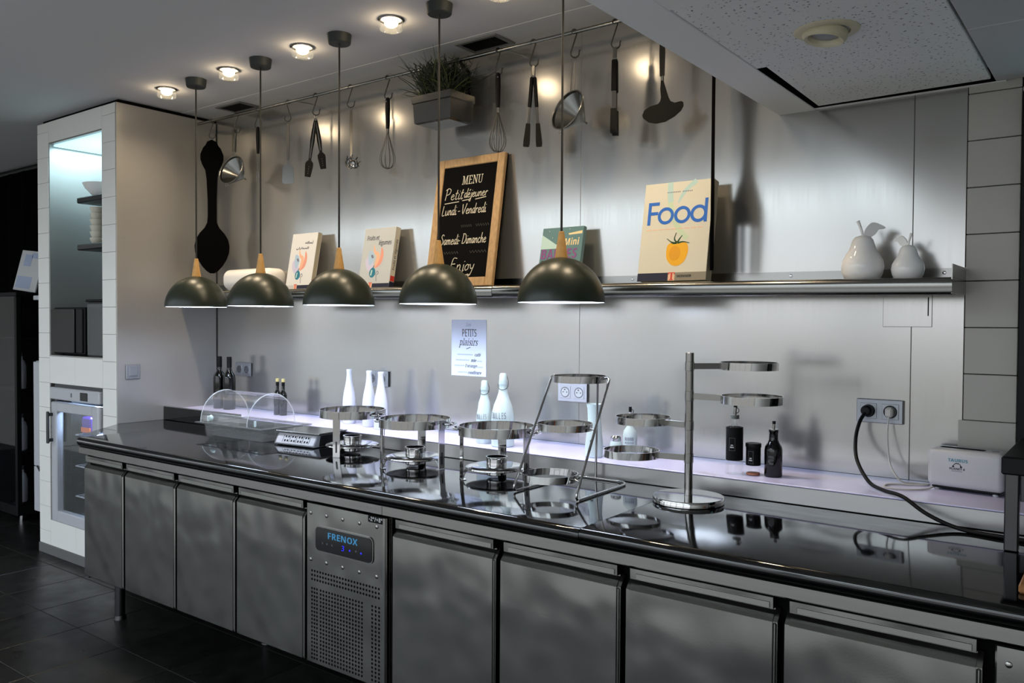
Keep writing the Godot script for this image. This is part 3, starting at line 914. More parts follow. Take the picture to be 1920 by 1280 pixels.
func counters() -> void:
	var zd := 1.022
	var prof := [Vector2(zd, 0.195), Vector2(zd, 0.744), Vector2(zd - 0.003, 0.748), Vector2(0.999, 0.7695), Vector2(0.999, 0.774), Vector2(1.017, 0.775), Vector2(1.018, 0.8045), Vector2(1.016, 0.806), Vector2(0.985, 0.806), Vector2(0.985, 0.19), Vector2(1.017, 0.19)]
	var side := Basis(Vector3(0, 0, 1), Vector3(0, 1, 0), Vector3(-1, 0, 0))   # profile x -> z, depth -> -x
	var units := [["refrigerated_counter", "left refrigerated steel counter with four doors and perforated compressor panel", -3.70, -1.5105, [[-3.698, -3.312], [-3.297, -2.859], [-2.846, -2.409], [-2.396, -1.958]], [-1.944, -1.512]], ["refrigerated_counter", "right refrigerated steel counter with four doors, under the toaster", -1.5095, 1.4, [[-1.483, -1.024], [-1.006, -0.574], [-0.556, -0.124], [-0.106, 0.328]], [0.352, 0.80]]]
	for u in units:
		var t := thing(u[0], u[1], "counter", Vector3(0, 0, 0))
		put(MB.new().slab(u[2] + 0.004, u[3], 0.17, 0.815, 0.36, 0.98), "body", M["black void"], t)
		put(MB.new().slab(u[2], u[3], 0.818, 0.855, 0.36, 1.046, 0.003), "top_trim", M["brushed steel"], t)
		put(MB.new().slab(u[2], u[2] + 0.004, 0.17, 0.818, 0.36, 1.0), "side_panel", M["door steel"], t)
		for d in u[4]:
			var w: float = (d[1] - d[0]) / 2
			var o := put(MB.new().extr(prof, -w + 0.012, w - 0.012, Transform3D(side, Vector3.ZERO), 20.0).extr([Vector2(1.019, 0.195), Vector2(1.018, 0.744), Vector2(0.992, 0.774), Vector2(0.985, 0.774), Vector2(0.985, 0.195)], -w, w, Transform3D(side, Vector3.ZERO), 20.0), "door", M["door steel"], t, Vector3((d[0] + d[1]) / 2, 0, 0))
			put(MB.new().slab(-w + 0.03, w - 0.02, 0.777, 0.793, 1.0, 1.0195, 0.001), "handle_grip", M["satin steel"], o)
			put(MB.new().slab(w - 0.0115, w - 0.001, 0.197, 0.743, 1.012, 1.0222, 0.004), "edge_strip", M["satin steel"], o)
			put(MB.new().slab(-w + 0.004, w - 0.004, 0.2, 0.76, 0.976, 0.986), "gasket", M["black void"], o)
		for lx in ([-3.46, -2.62, -1.9] if u[2] < -3 else [-1.3, -0.5, 0.25]):
			for lz in [0.45, 0.96 if lx < -3 else 0.7]:
				var lg := put(MB.new().cyl(Vector3(0, 0.02, 0), Vector3(0, 0.17, 0), 0.024, 20).cyl(Vector3(0, 0.0, 0), Vector3(0, 0.02, 0), 0.03, 20, 0.026), "foot", M["dark steel"], t, Vector3(lx, 0, lz))
				lg.set_meta("label", "round steel foot")
		var q = u[5]
		var pn := put(MB.new().slab(q[0], q[1], 0.19, 0.806, 0.985, zd, 0.004), "compressor_panel", M["door steel"], t)
		put(MB.new().slab(q[1] - 0.014, q[1], 0.19, 0.806, zd - 0.002, zd + 0.006, 0.003), "edge_strip", M["satin steel"], pn)
		var holes := MB.new()
		var hole := func(hx: float, hy: float) -> void:
			holes.lathe([Vector2(0.0051, 0), Vector2(0.0045, 0.0008), Vector2(0, 0.0008)], 8, Transform3D(Basis(Vector3(1, 0, 0), Vector3(0, 0, 1), Vector3(0, -1, 0)), Vector3(hx, hy, zd - 0.0002)))
		for i in 24:
			for j in 3:
				hole.call(q[0] + 0.032 + i * 0.0158, 0.546 - j * 0.0165)
		for j in 19:
			for i in 17:
				if i < 15:
					hole.call(q[0] + 0.082 + i * 0.0162, 0.478 - j * 0.0148)
			for i in 3:
				hole.call(q[0] + 0.032 + i * 0.0145, 0.478 - j * 0.0148)
				hole.call(q[1] - 0.07 + i * 0.0175, 0.478 - j * 0.0148)
		put(holes, "vent_holes", M["black void"], pn).set_meta("kind", "stuff")
		for i in 5:
			for yy in [0.766, 0.588]:
				put(MB.new().lathe([Vector2(0.0075, 0), Vector2(0.0068, 0.002), Vector2(0.004, 0.0035), Vector2(0, 0.004)], 12, Transform3D(Basis(Vector3(1, 0, 0), Vector3(0, 0, 1), Vector3(0, -1, 0)), Vector3(q[0] + 0.026 + i * 0.0897, yy, zd))), "screw", M["satin steel"], pn)
		if u[2] < -3:
			var cx := -1.733
			put(MB.new().extr(rounded(0.316, 0.098, 0.022), 0.0, 0.004, xf(Vector3(cx, 0.676, zd))), "display_bezel", M["satin steel"], pn)
			put(MB.new().extr(rounded(0.306, 0.089, 0.018), 0.0, 0.0055, xf(Vector3(cx, 0.676, zd))), "display", M["black glaze"], pn)
			put(MB.new().text("FRENOX", 0.032, xf(Vector3(cx - 0.002, 0.695, zd + 0.0058)), 0.0, "Droid Sans", true, 1.32), "logo_lettering", M["logo glow"], pn)
			put(MB.new().text("3", 0.028, xf(Vector3(cx + 0.002, 0.661, zd + 0.0058)), 0.1), "digit", M["digit glow"], pn)
			for ix in [0.038, 0.098]:
				put(MB.new().lathe([Vector2(0.004, 0), Vector2(0.003, 0.0008), Vector2(0, 0.001)], 10, Transform3D(Basis(Vector3(1, 0, 0), Vector3(0, 0, 1), Vector3(0, -1, 0)), Vector3(cx + ix, 0.659, zd + 0.0056))), "indicator_light", M["digit glow"], pn)
			for ix in [-0.115, -0.09, -0.062, 0.068]:
				put(MB.new().slab(cx + ix, cx + ix + 0.007, 0.659, 0.666, zd + 0.005, zd + 0.006), "key_mark", M["label grey"], pn)
			put(MB.new().extr(rounded(0.08, 0.024, 0.005), 0.0, 0.0015, xf(Vector3(-1.563, 0.791, zd))), "rating_label", M["black silicone"], pn)
			put(MB.new().text("-2\u00b0/+8\u00b0", 0.021, xf(Vector3(-1.563, 0.7915, zd + 0.0018)), 0.0, "Droid Sans", true), "label_lettering", M["label white"], pn)
	# the two black stone slabs of the worktop, with rounded front edge
	var nose := func(x0: float, x1: float) -> MB:
		var pf := [Vector2(0.30, 0.857), Vector2(1.045, 0.857), Vector2(1.052, 0.86)]
		for i in 9:
			var a := -PI / 3 + (PI / 3 + PI / 2) * i / 8.0
			pf.append(Vector2(1.038 + 0.02 * cos(a), 0.88 + 0.02 * sin(a)))
		pf.append(Vector2(0.30, 0.90))
		return MB.new().extr(pf, -x1, -x0, Transform3D(side, Vector3.ZERO), 25.0)
	var wl: MB = nose.call(-3.695, -0.6935)
	var cpoly := [Vector2(-3.695, 1.03), Vector2(-3.695, 0.3), Vector2(-4.083, 0.3), Vector2(-4.083, 0.645), Vector2(-3.77, 1.02)]
	wl.extr(cpoly, -0.90, -0.857, Transform3D(Basis(Vector3(1, 0, 0), Vector3(0, 0, 1), Vector3(0, -1, 0)), Vector3.ZERO), 25.0)
	var wt := put(wl, "worktop", M["black stone"])
	tag(wt, "long polished black stone worktop slab under the rings, scale and acrylic dome", "worktop", "black stone worktop slabs")
	var wt2 := put(nose.call(-0.6915, 1.4), "worktop", M["black stone"])
	tag(wt2, "polished black stone worktop slab at the right end, under the four-ring stand", "worktop", "black stone worktop slabs")
	# raised ledge along the wall
	var le := thing("wall_ledge", "low steel ledge with pale lilac top along the foot of the wall", "ledge", Vector3.ZERO)
	put(MB.new().slab(-3.05, 0.9, 0.901, 0.959, 0.005, 0.340, 0.002), "steel_front", M["ledge steel"], le)
	put(MB.new().slab(-4.084, -3.05, 0.901, 0.959, 0.005, 0.34), "core", M["black void"], le)
	put(MB.new().slab(-4.084, 0.9, 0.959, 0.964, 0.002, 0.344, 0.0015), "ledge_top", M["white laminate"], le)
	var bp := put(MB.new().slab(-4.083, -3.325, 0.9005, 0.984, 0.3455, 0.362, 0.003), "black_upstand", M["black stone"])
	tag(bp, "black stone upstand strip standing in front of the ledge at its left end", "upstand")


func wall_shelf() -> void:
	# shelf line over the wall; it hangs a little lower at its right end
	var s := thing("steel_wall_shelf", "long stainless steel shelf on the wall carrying books, menu board and pears", "shelf", Vector3(-1.2, 1.653, 0.0))
	s.rotation.z = -0.0085
	var x0 := -2.86
	var x1 := 1.335
	var side := Basis(Vector3(0, 0, 1), Vector3(0, 1, 0), Vector3(-1, 0, 0))
	var q := [Vector2(0.0015, 0.042), Vector2(0.0035, 0.042), Vector2(0.0035, 0.0), Vector2(0.24, 0.0)]
	for i in 8:
		var a := PI / 2 - PI / 2 * i / 7.0
		q.append(Vector2(0.24 + 0.02 * cos(a), -0.02 + 0.02 * sin(a)))
	q.append_array([Vector2(0.259, -0.044), Vector2(0.25, -0.054), Vector2(0.236, -0.054), Vector2(0.236, -0.051), Vector2(0.249, -0.051), Vector2(0.257, -0.043), Vector2(0.2575, -0.021)])
	for i in 8:
		var a := PI / 2 * i / 7.0
		q.append(Vector2(0.24 + 0.0175 * cos(a), -0.02 + 0.0175 * sin(a)))
	q.append_array([Vector2(0.0015, -0.0025)])
	put(MB.new().extr(q, 0.45, -x0, Transform3D(side, Vector3.ZERO), 40.0), "shelf_sheet", M["satin steel"], s)
	put(MB.new().extr(q, -x1, 0.4475, Transform3D(side, Vector3.ZERO), 40.0), "shelf_sheet", M["satin steel"], s)
	put(MB.new().slab(x1 - 0.003, x1, -0.05, 0.04, 0.002, 0.255), "end_plate", M["satin steel"], s)
	for bx in [-2.3, -0.9, 0.2, 1.0]:
		put(MB.new().extr([Vector2(0.002, -0.003), Vector2(0.23, -0.003), Vector2(0.23, -0.012), Vector2(0.03, -0.03), Vector2(0.002, -0.05)], -bx - 0.002, -bx + 0.002, Transform3D(side, Vector3.ZERO)), "bracket", M["satin steel"], s)
	for sx in [0.76, 1.27, 0.1, -0.8]:
		put(MB.new().lathe([Vector2(0.006, 0), Vector2(0.005, 0.002), Vector2(0, 0.003)], 12, Transform3D(Basis(Vector3(1, 0, 0), Vector3(0, 0, 1), Vector3(0, -1, 0)), Vector3(sx, 0.027, 0.0036))), "screw", M["chrome"], s)


func lamps() -> void:
	var H := 2.766
	var warm := Color(1.0, 0.9, 0.75)
	var cool := Color(0.83, 0.9, 1.0)
	# downlights: clear glass ring under the ceiling with a warm bulb in it
	var names_d := ["glass ringed ceiling downlight nearest the tiled column", "second lit glass downlight counted from the tiled column", "third lit glass downlight counted from the tiled column", "fourth lit glass downlight, left of the fourth pendant canopy", "fifth glass downlight, at the top edge of the picture", "sixth glass downlight beside the lowered ceiling"]
	for k in 6:
		var d := thing("ceiling_downlight", names_d[k], "downlight", Vector3(-3.69 + 0.583 * k, H, 0.565 + 0.005 * k), 0.0, "lit glass downlights in the ceiling")
		put(MB.new().lathe([Vector2(0.044, 0), Vector2(0.056, 0), Vector2(0.056, -0.003), Vector2(0.05, -0.006), Vector2(0.044, -0.004), Vector2(0.044, 0)], 36), "mounting_ring", M["satin steel"], d)
		put(MB.new().lathe([Vector2(0.0, -0.0485), Vector2(0.04, -0.0485), Vector2(0.047, -0.045), Vector2(0.049, -0.04), Vector2(0.049, -0.004)], 36), "glass_cup", M["clear glass"], d)
		put(MB.new().lathe([Vector2(0, -0.034), Vector2(0.016, -0.032), Vector2(0.027, -0.024), Vector2(0.03, -0.012), Vector2(0.026, -0.002), Vector2(0, -0.002)], 24), "bulb", M["warm bulb"], d)
		var s := SpotLight3D.new()
		s.name = "down_beam"
		s.light_color = warm
		s.light_energy = DOWN
		s.light_size = 0.05
		s.spot_angle = 72.0
		s.spot_range = 12.0
		s.spot_attenuation = 2.0
		s.spot_angle_attenuation = 1.0
		s.shadow_enabled = true
		d.add_child(s)
		s.position = Vector3(0, -0.02, 0)
		s.rotation.x = -PI / 2
		omni("halo_light", Vector3(0, -0.022, 0), warm, HALO, 0.012, d)
	# pendants
	var names_p := ["olive green dome pendant lamp nearest the tiled column, beside the giant spoon", "second olive green pendant lamp from the column, in front of the white ceramic piece", "third olive green pendant lamp, hanging between the two fruit books", "fourth olive green pendant lamp, hanging in front of the chalkboard menu", "fifth olive green pendant lamp, hanging in front of the teal cake book"]
	var px := [[-3.396, 0.573, 1.575], [-2.834, 0.58, 1.576], [-2.262, 0.583, 1.579], [-1.665, 0.585, 1.566], [-1.075, 0.58, 1.568]]
	var first: Node3D
	for k in 5:
		var at := Vector3(px[k][0], H, px[k][1])
		if first == null:
			var p := thing("pendant_lamp", names_p[k], "pendant lamp", at, 0.0, "olive green dome pendant lamps over the counter")
			first = p
			var drop := 1.568 - H
			put(MB.new().lathe([Vector2(0, -0.042), Vector2(0.046, -0.042), Vector2(0.05, -0.038), Vector2(0.054, 0.0), Vector2(0, 0.0)], 36), "ceiling_canopy", M["canopy charcoal"], p)
			put(MB.new().cyl(Vector3(0, drop + 0.245, 0), Vector3(0, -0.04, 0), 0.0042, 8), "cord", M["charcoal fabric"], p)
			var outer := []
			var inner := []
			for i in 19:
				var a := PI / 2 * i / 18.0
				outer.append(Vector2(0.158 * cos(a), drop + 0.163 * sin(a)))
				inner.append(Vector2(0.1555 * cos(a), drop + 0.0005 + 0.1605 * sin(a)))
			outer.push_front(Vector2(0.1558, drop))
			put(MB.new().lathe(outer, 64), "shade", M["olive green lacquer"], p)
			inner.reverse()
			put(MB.new().lathe(inner, 64), "shade_lining", M["lamp white"], p)
			put(MB.new().lathe([Vector2(0, drop + 0.159), Vector2(0.024, drop + 0.159), Vector2(0.0235, drop + 0.164), Vector2(0.0098, drop + 0.254), Vector2(0.0085, drop + 0.256), Vector2(0, drop + 0.256)], 12, Transform3D.IDENTITY, 20.0), "wooden_cone", M["turned wood"], p)
			put(MB.new().cyl(Vector3(0, drop + 0.16, 0), Vector3(0, drop + 0.105, 0), 0.019, 20), "lamp_holder", M["lamp white"], p)
			put(MB.new().lathe([Vector2(0, drop + 0.026), Vector2(0.018, drop + 0.031), Vector2(0.029, drop + 0.046), Vector2(0.032, drop + 0.064), Vector2(0.027, drop + 0.085), Vector2(0.015, drop + 0.104), Vector2(0, drop + 0.108)], 24), "bulb", M["cool bulb"], p)
			omni("lamp_light", Vector3(0, drop + 0.06, 0), cool, PEND, 0.03, p)
		else:
			dup(first, names_p[k], at + Vector3(0, px[k][2] - 1.568, 0) * 0.0)


func s_hook(label: String, x: float, turn: float, z := 0.15) -> void:
	var o := thing("s_hook", label, "hook", Vector3(x, 2.7035, z), turn, "steel S hooks on the rail")
	var X := Vector3.RIGHT
	var Y := Vector3.UP
	var pts := arc(Vector3.ZERO, X, Y, 0.0114, 235, 0, 12)
	pts.append_array(arc(Vector3(0.002, -0.0875, 0), X, Y, 0.018, 180, 375, 12))
	pts.append(Vector3(0.0225, -0.073, 0))
	put(MB.new().tube(pts, 0.0031, 7), "hook_wire", M["dark steel"], o)
	put(MB.new().lathe([Vector2(0, 0.0), Vector2(0.0032, 0.001), Vector2(0.0032, 0.005), Vector2(0, 0.006)], 8, Transform3D(Basis.IDENTITY, Vector3(0.0225, -0.077, 0))), "hook_tip", M["dark steel"], o)


func utensils() -> void:
	var ry := 2.7035
	var hy := ry - 0.1025
	var rail := thing("utensil_rail", "thin steel rail along the top of the wall that carries the utensils", "rail", Vector3(0, ry, 0.15))
	put(MB.new().cyl(Vector3(-4.05, 0, 0), Vector3(-0.5, 0, 0), 0.0082, 16), "rail_tube", M["satin steel"], rail)
	for bx in [-4.0, -3.16, -1.69, -0.56]:
		put(MB.new().cyl(Vector3(bx, 0.009, 0.0), Vector3(bx, 0.02, -0.1495), 0.0028, 8), "wall_bracket", M["satin steel"], rail)
	put(MB.new().slab(-3.905, -3.885, -0.16, -0.02, -0.149, -0.142, 0.001), "end_bracket", M["satin steel"], rail)
	var hk := [[-3.9, "giant black spoon", 0.8], [-3.653, "small cone strainer at the left", 0.7], [-3.45, "black handled thin fork", 0.9], [-3.176, "slim spatula", 3.7], [-2.943, "open black tongs", 0.75], [-2.671, "steel pasta server", 0.7], [-2.399, "whisk left of the herb planter", 0.9], [-1.705, "whisk over the chalkboard menu", 1.2], [-1.512, "closed black tongs", 0.5], [-1.303, "large cone strainer", 0.7], [-1.109, "edge-on black tongs", 0.8], [-0.9, "black flat ladle", 0.5], [-0.685, "giant black fork", -1.2]]
	for h in hk:
		s_hook("steel S hook on the rail holding the " + h[1], h[0], h[2])
	# giant spoon
	var sp := [[0.0, 0.003], [0.012, 0.026], [0.035, 0.037], [0.05, 0.05], [0.09, 0.066], [0.12, 0.066], [0.15, 0.056], [0.185, 0.038], [0.24, 0.031], [0.36, 0.0255], [0.46, 0.025], [0.5, 0.028], [0.53, 0.042], [0.565, 0.072], [0.6, 0.092], [0.64, 0.1], [0.68, 0.097], [0.72, 0.083], [0.76, 0.06], [0.79, 0.034], [0.805, 0.012]]
	var poly := []
	for q in sp:
		poly.append(Vector2(q[1], -q[0]))
	sp.reverse()
	for q in sp:
		poly.append(Vector2(-q[1], -q[0]))
	var gs := thing("giant_spoon", "giant flat black decorative spoon hanging at the left end of the rail", "spoon", Vector3(-3.9, hy - 0.012, 0.15), deg_to_rad(56))
	put(MB.new().extr(poly, -0.007, 0.007), "spoon_body", M["black matte"], gs)
	put(MB.new().tube(arc(Vector3(0, 0.0, 0), Vector3.RIGHT, Vector3.UP, 0.012, 0, 345, 16), 0.0015, 6, true), "hanging_ring", M["satin steel"], gs)
	# giant fork, seen edge-on
	var half := [[0.0, 0.03], [0.01, 0.045], [0.05, 0.062], [0.12, 0.066], [0.17, 0.056], [0.24, 0.04], [0.34, 0.033], [0.46, 0.034], [0.52, 0.046], [0.57, 0.075], [0.62, 0.096], [0.66, 0.102], [0.72, 0.102], [0.89, 0.083]]
	var fp := []
	for q in half:
		fp.append(Vector2(q[1] * 0.82, -q[0]))
	fp.append(Vector2(0.054, -0.893))
	fp.append_array([Vector2(0.055, -0.70), Vector2(0.046, -0.692), Vector2(0.037, -0.70), Vector2(0.033, -0.89), Vector2(0.021, -0.893), Vector2(0.018, -0.70), Vector2(0.0, -0.692)])
	var mir := []
	for q in fp:
		mir.append(Vector2(-q.x, q.y))
	mir.reverse()
	mir.remove_at(0)
	var gf := thing("giant_fork", "giant flat black decorative fork seen edge-on in front of the yellow tomato book", "fork", Vector3(-0.676, hy - 0.012, 0.175), deg_to_rad(-66.0))
	put(MB.new().extr(fp + mir, -0.006, 0.006), "fork_body", M["black matte"], gf)
	put(MB.new().tube(arc(Vector3(0, 0.0, 0), Vector3.RIGHT, Vector3.UP, 0.012, 0, 345, 16), 0.0015, 6, true), "hanging_ring", M["satin steel"], gf)
	# cone strainers
	var cone: Node3D
	for c in [[-1.303, "large steel cone strainer hanging left of the edge-on tongs, by the fifth pendant cord", 0.0], [-3.653, "smaller looking steel cone strainer hanging beside the giant spoon", 0.42]]:
		if cone:
			dup(cone, c[1], Vector3(c[0], hy, 0.15), c[2])
			continue
		cone = thing("cone_strainer", c[1], "strainer", Vector3(c[0], hy, 0.15), c[2], "steel cone strainers on the rail")
		var ax := Vector3(0.26, -0.33, -0.9).normalized()
		var ctr := Vector3(-0.016, -0.222, 0.03)
		var t := MB.along(ctr, ctr + ax)
		put(MB.new().lathe([Vector2(0.0855, 0.0), Vector2(0.089, 0.0), Vector2(0.087, 0.012), Vector2(0.006, 0.105), Vector2(0, 0.106)], 48, t).lathe([Vector2(0, 0.104), Vector2(0.005, 0.103), Vector2(0.0855, 0.012), Vector2(0.0855, 0.0)], 48, t), "cone", M["satin steel"], cone)
		put(MB.new().tube(arc(ctr, t.basis.x, t.basis.z, 0.0885, 0, 354, 60), 0.0022, 6, true), "rolled_rim", M["satin steel"], cone)
		var up := (Vector3.UP - ax * ax.y).normalized()
		var rt := ctr + up * 0.0885
		var sd := up.cross(ax)
		var pts := [rt + sd * 0.012]
		pts.append_array(arc(Vector3(0, -0.008, 0), sd, Vector3.UP, 0.0085, 0, 180, 8))
		pts.append(rt - sd * 0.012)
		put(MB.new().tube(pts, 0.0022, 6), "handle", M["satin steel"], cone)
		var bt := ctr - up * 0.0885
		put(MB.new().tube(arc(bt - up * 0.01, up, sd, 0.01, 0, 340, 12), 0.0014, 6, true), "rest_loop", M["satin steel"], cone)
		put(MB.new().cyl(ctr + ax * 0.1, ctr + ax * 0.12, 0.004, 8), "tip", M["satin steel"], cone)
	# whisks
	var wk: Node3D
	for c in [[-2.399, "steel wire whisk with black handle hanging left of the herb planter"], [-1.705, "steel wire whisk with black handle hanging over the chalkboard menu"]]:
		if wk:
			dup(wk, c[1], Vector3(c[0], hy, 0.15), 0.5 if c[0] > -2 else -0.3)
			continue
		wk = thing("whisk", c[1], "whisk", Vector3(c[0], hy, 0.15), 0.2, "wire whisks on the rail")
		put(MB.new().lathe([Vector2(0, -0.152), Vector2(0.009, -0.15), Vector2(0.0105, -0.12), Vector2(0.0125, -0.05), Vector2(0.011, -0.006), Vector2(0.007, 0.004), Vector2(0, 0.006)], 20), "handle", M["black plastic"], wk)
		put(MB.new().cyl(Vector3(0, -0.017, 0.009), Vector3(0, -0.017, 0.0128), 0.003, 8), "rivet", M["chrome"], wk)
		put(MB.new().cyl(Vector3(0, -0.172, 0), Vector3(0, -0.15, 0), 0.0075, 16), "ferrule", M["satin steel"], wk)
		for k in 5:
			var d := Vector3(cos(PI * k / 5), 0, sin(PI * k / 5))
			var pr := [[0.004, 0.165], [0.009, 0.19], [0.019, 0.225], [0.031, 0.262], [0.038, 0.295], [0.034, 0.322], [0.019, 0.341], [0.0, 0.347 - k * 0.0015]]
			var w := []
			for q in pr:
				w.append(d * q[0] - Vector3.UP * q[1])
			for i in range(pr.size() - 2, -1, -1):
				w.append(-d * pr[i][0] - Vector3.UP * pr[i][1])
			put(MB.new().tube(curve(w, 3), 0.0013, 5), "wire_loop", M["dark steel"], wk)
	# thin skewer fork
	var sk := thing("carving_fork", "black handled thin steel fork hanging behind the second pendant cord", "fork", Vector3(-3.447, hy, 0.15), 0.7)
	put(MB.new().lathe([Vector2(0, -0.15), Vector2(0.008, -0.148), Vector2(0.012, -0.05), Vector2(0.01, -0.006), Vector2(0.006, 0.004), Vector2(0, 0.006)], 18), "handle", M["black plastic"], sk)
	put(MB.new().cyl(Vector3(0, -0.25, 0), Vector3(0.0, -0.146, 0), 0.0032, 10), "stem", M["satin steel"], sk)
	for s in [-1, 1]:
		put(MB.new().tube([Vector3(0, -0.245, 0), Vector3(s * 0.006, -0.262, 0), Vector3(s * 0.0065, -0.32, 0)], [0.0026, 0.0024, 0.0008], 8), "prong", M["satin steel"], sk)
	# slim spatula
	var sl := thing("spatula", "slim grey spatula with pale blade hanging from the fourth hook", "spatula", Vector3(-3.176, hy, 0.15), 0.6)
	put(MB.new().tube(arc(Vector3(0, -0.008, 0), Vector3.RIGHT, Vector3.UP, 0.008, -60, 240, 12), 0.002, 6), "hanging_eye", M["satin steel"], sl)
	put(MB.new().extr([Vector2(-0.006, -0.015), Vector2(0.006, -0.015), Vector2(0.0085, -0.1), Vector2(0.006, -0.215), Vector2(-0.006, -0.215), Vector2(-0.0085, -0.1)], -0.003, 0.003), "handle", M["dark steel"], sl)
	put(MB.new().extr([Vector2(-0.004, -0.21), Vector2(0.004, -0.21), Vector2(0.006, -0.235), Vector2(0.03, -0.255), Vector2(0.033, -0.335), Vector2(0.026, -0.345), Vector2(-0.026, -0.345), Vector2(-0.033, -0.335), Vector2(-0.03, -0.255), Vector2(-0.006, -0.235)], -0.0014, 0.0014), "blade", M["satin steel"], sl)
	# open tongs
	var tg := thing("tongs", "black locking tongs hanging open with two slotted heads", "tongs", Vector3(-2.943, hy - 0.005, 0.15), 0.7)
	put(MB.new().tube(arc(Vector3(0, -0.004, 0), Vector3.RIGHT, Vector3.UP, 0.007, -70, 250, 12), 0.0016, 6), "hanging_ring", M["chrome"], tg)
	put(MB.new().cyl(Vector3(0, -0.022, -0.01), Vector3(0, -0.022, 0.01), 0.008, 16), "hinge", M["satin steel"], tg)
	for a in [[-0.135, 0.335, 0.004], [0.15, 0.29, -0.004]]:
		var t := Transform3D(Basis(Vector3(0, 0, 1), a[0]), Vector3(0, -0.015, a[2]))
		var L: float = a[1] - 0.02
		put(MB.new().extr([Vector2(-0.006, 0), Vector2(0.006, 0), Vector2(0.011, -0.07), Vector2(0.012, -0.12), Vector2(0.008, -0.17), Vector2(0.007, -L + 0.085), Vector2(-0.007, -L + 0.085), Vector2(-0.008, -0.17), Vector2(-0.012, -0.12), Vector2(-0.011, -0.07)], -0.0035, 0.0035, t), "arm", M["black plastic"], tg)
		put(MB.new().extr([Vector2(-0.007, -L + 0.09), Vector2(0.007, -L + 0.09), Vector2(0.02, -L + 0.075), Vector2(0.021, -L + 0.06), Vector2(0.015, -L), Vector2(-0.015, -L), Vector2(-0.021, -L + 0.06), Vector2(-0.02, -L + 0.075)], -0.003, 0.003, t), "head", M["black silicone"], tg)
		for k in 4:
			put(MB.new().cyl(t * Vector3(0, -L + 0.018 + 0.012 * k, 0.003), t * Vector3(0, -L + 0.018 + 0.012 * k, 0.0036), 0.0022, 8), "slot", M["label grey"], tg)
		put(MB.new().extr([Vector2(-0.0022, -0.02), Vector2(0.0022, -0.02), Vector2(0.003, -L + 0.1), Vector2(-0.003, -L + 0.1)], 0.0035, 0.0045, t), "steel_spine", M["satin steel"], tg)
	# pasta server
	var ps := thing("pasta_server", "polished steel pasta server with toothed bowl hanging by the third pendant cord", "server", Vector3(-2.665, hy, 0.15), 1.1)
	put(MB.new().tube(arc(Vector3(0, -0.008, 0), Vector3.RIGHT, Vector3.UP, 0.008, -60, 240, 12), 0.002, 6), "hanging_eye", M["satin steel"], ps)
	put(MB.new().extr([Vector2(-0.006, -0.014), Vector2(0.006, -0.014), Vector2(0.008, -0.09), Vector2(0.005, -0.26), Vector2(-0.005, -0.26), Vector2(-0.008, -0.09)], -0.002, 0.002), "handle", M["satin steel"], ps)
	var bw := []
	for i in 9:
		var a := deg_to_rad(-90 + 11.0 * i)
		bw.append(Vector2(0.034 * cos(a), 0.034 * sin(a)))
	var bwi := []
	for i in 9:
		var a := deg_to_rad(-90 + 11.0 * (8 - i))
		bwi.append(Vector2(0.032 * cos(a), 0.032 * sin(a)))
	var bx := Transform3D(Basis.from_euler(Vector3(deg_to_rad(70), 0, 0)), Vector3(0, -0.292, 0.018))
	put(MB.new().lathe(bw + bwi, 28, bx), "bowl", M["chrome"], ps)
	for k in 8:
		var a := TAU * k / 8.0
		var p := Vector3(cos(a) * 0.033, 0.0, sin(a) * 0.033)
		put(MB.new().cyl(bx * p, bx * (p * 1.15 + Vector3(0, 0.026, 0)), 0.005, 8, 0.0025), "tooth", M["chrome"], ps)
	# closed tongs
	var ct: Node3D
	for c in [[-1.512, "black and steel tongs hanging closed between whisk and large strainer", 0.55], [-1.109, "black and steel tongs hanging edge-on right of the large strainer", -1.19]]:
		if ct:
			dup(ct, c[1], Vector3(c[0], hy - 0.004, 0.15), c[2])
			continue
		ct = thing("slim_tongs", c[1], "tongs", Vector3(c[0], hy - 0.004, 0.15), c[2], "slim black and steel tongs on the rail")
		put(MB.new().slab(-0.0085, 0.0085, -0.05, 0.006, -0.008, 0.008, 0.003), "joint", M["satin steel"], ct)
		put(MB.new().slab(-0.01, 0.01, -0.045, -0.038, -0.0095, 0.0095, 0.001), "lock_ring", M["chrome"], ct)
		for s in [-1, 1]:
			var t := Transform3D(Basis(Vector3(0, 0, 1), 0.075 * s), Vector3(0.006 * s, -0.045, 0))
			var arm := put(MB.new().box(Vector3(0, -0.065, 0), Vector3(0.0155, 0.13, 0.024), 0.004, t), "grip", M["black silicone"], ct)
			put(MB.new().box(Vector3(0, -0.165, 0), Vector3(0.011, 0.08, 0.017), 0.001, t), "steel_arm", M["satin steel"], arm)
			put(MB.new().extr([Vector2(-0.009, -0.2), Vector2(0.009, -0.2), Vector2(0.013, -0.285), Vector2(0.01, -0.296), Vector2(-0.014, -0.296), Vector2(-0.014, -0.275)], -0.012, 0.012, t), "tip", M["black silicone"], arm)
	# flat ladle
	var ld := thing("flat_ladle", "black flat ladle with wide oval head hanging next to the lowered ceiling", "ladle", Vector3(-0.9, hy, 0.15), 0.46)
	put(MB.new().extr([Vector2(-0.009, 0.0), Vector2(0.009, 0.0), Vector2(0.0125, -0.06), Vector2(0.0105, -0.147), Vector2(-0.0085, -0.149), Vector2(-0.0105, -0.06)], -0.008, 0.008), "handle", M["black plastic"], ld)
	put(MB.new().cyl(Vector3(0.002, -0.168, 0), Vector3(0.001, -0.146, 0), 0.006, 14), "ferrule", M["satin steel"], ld)
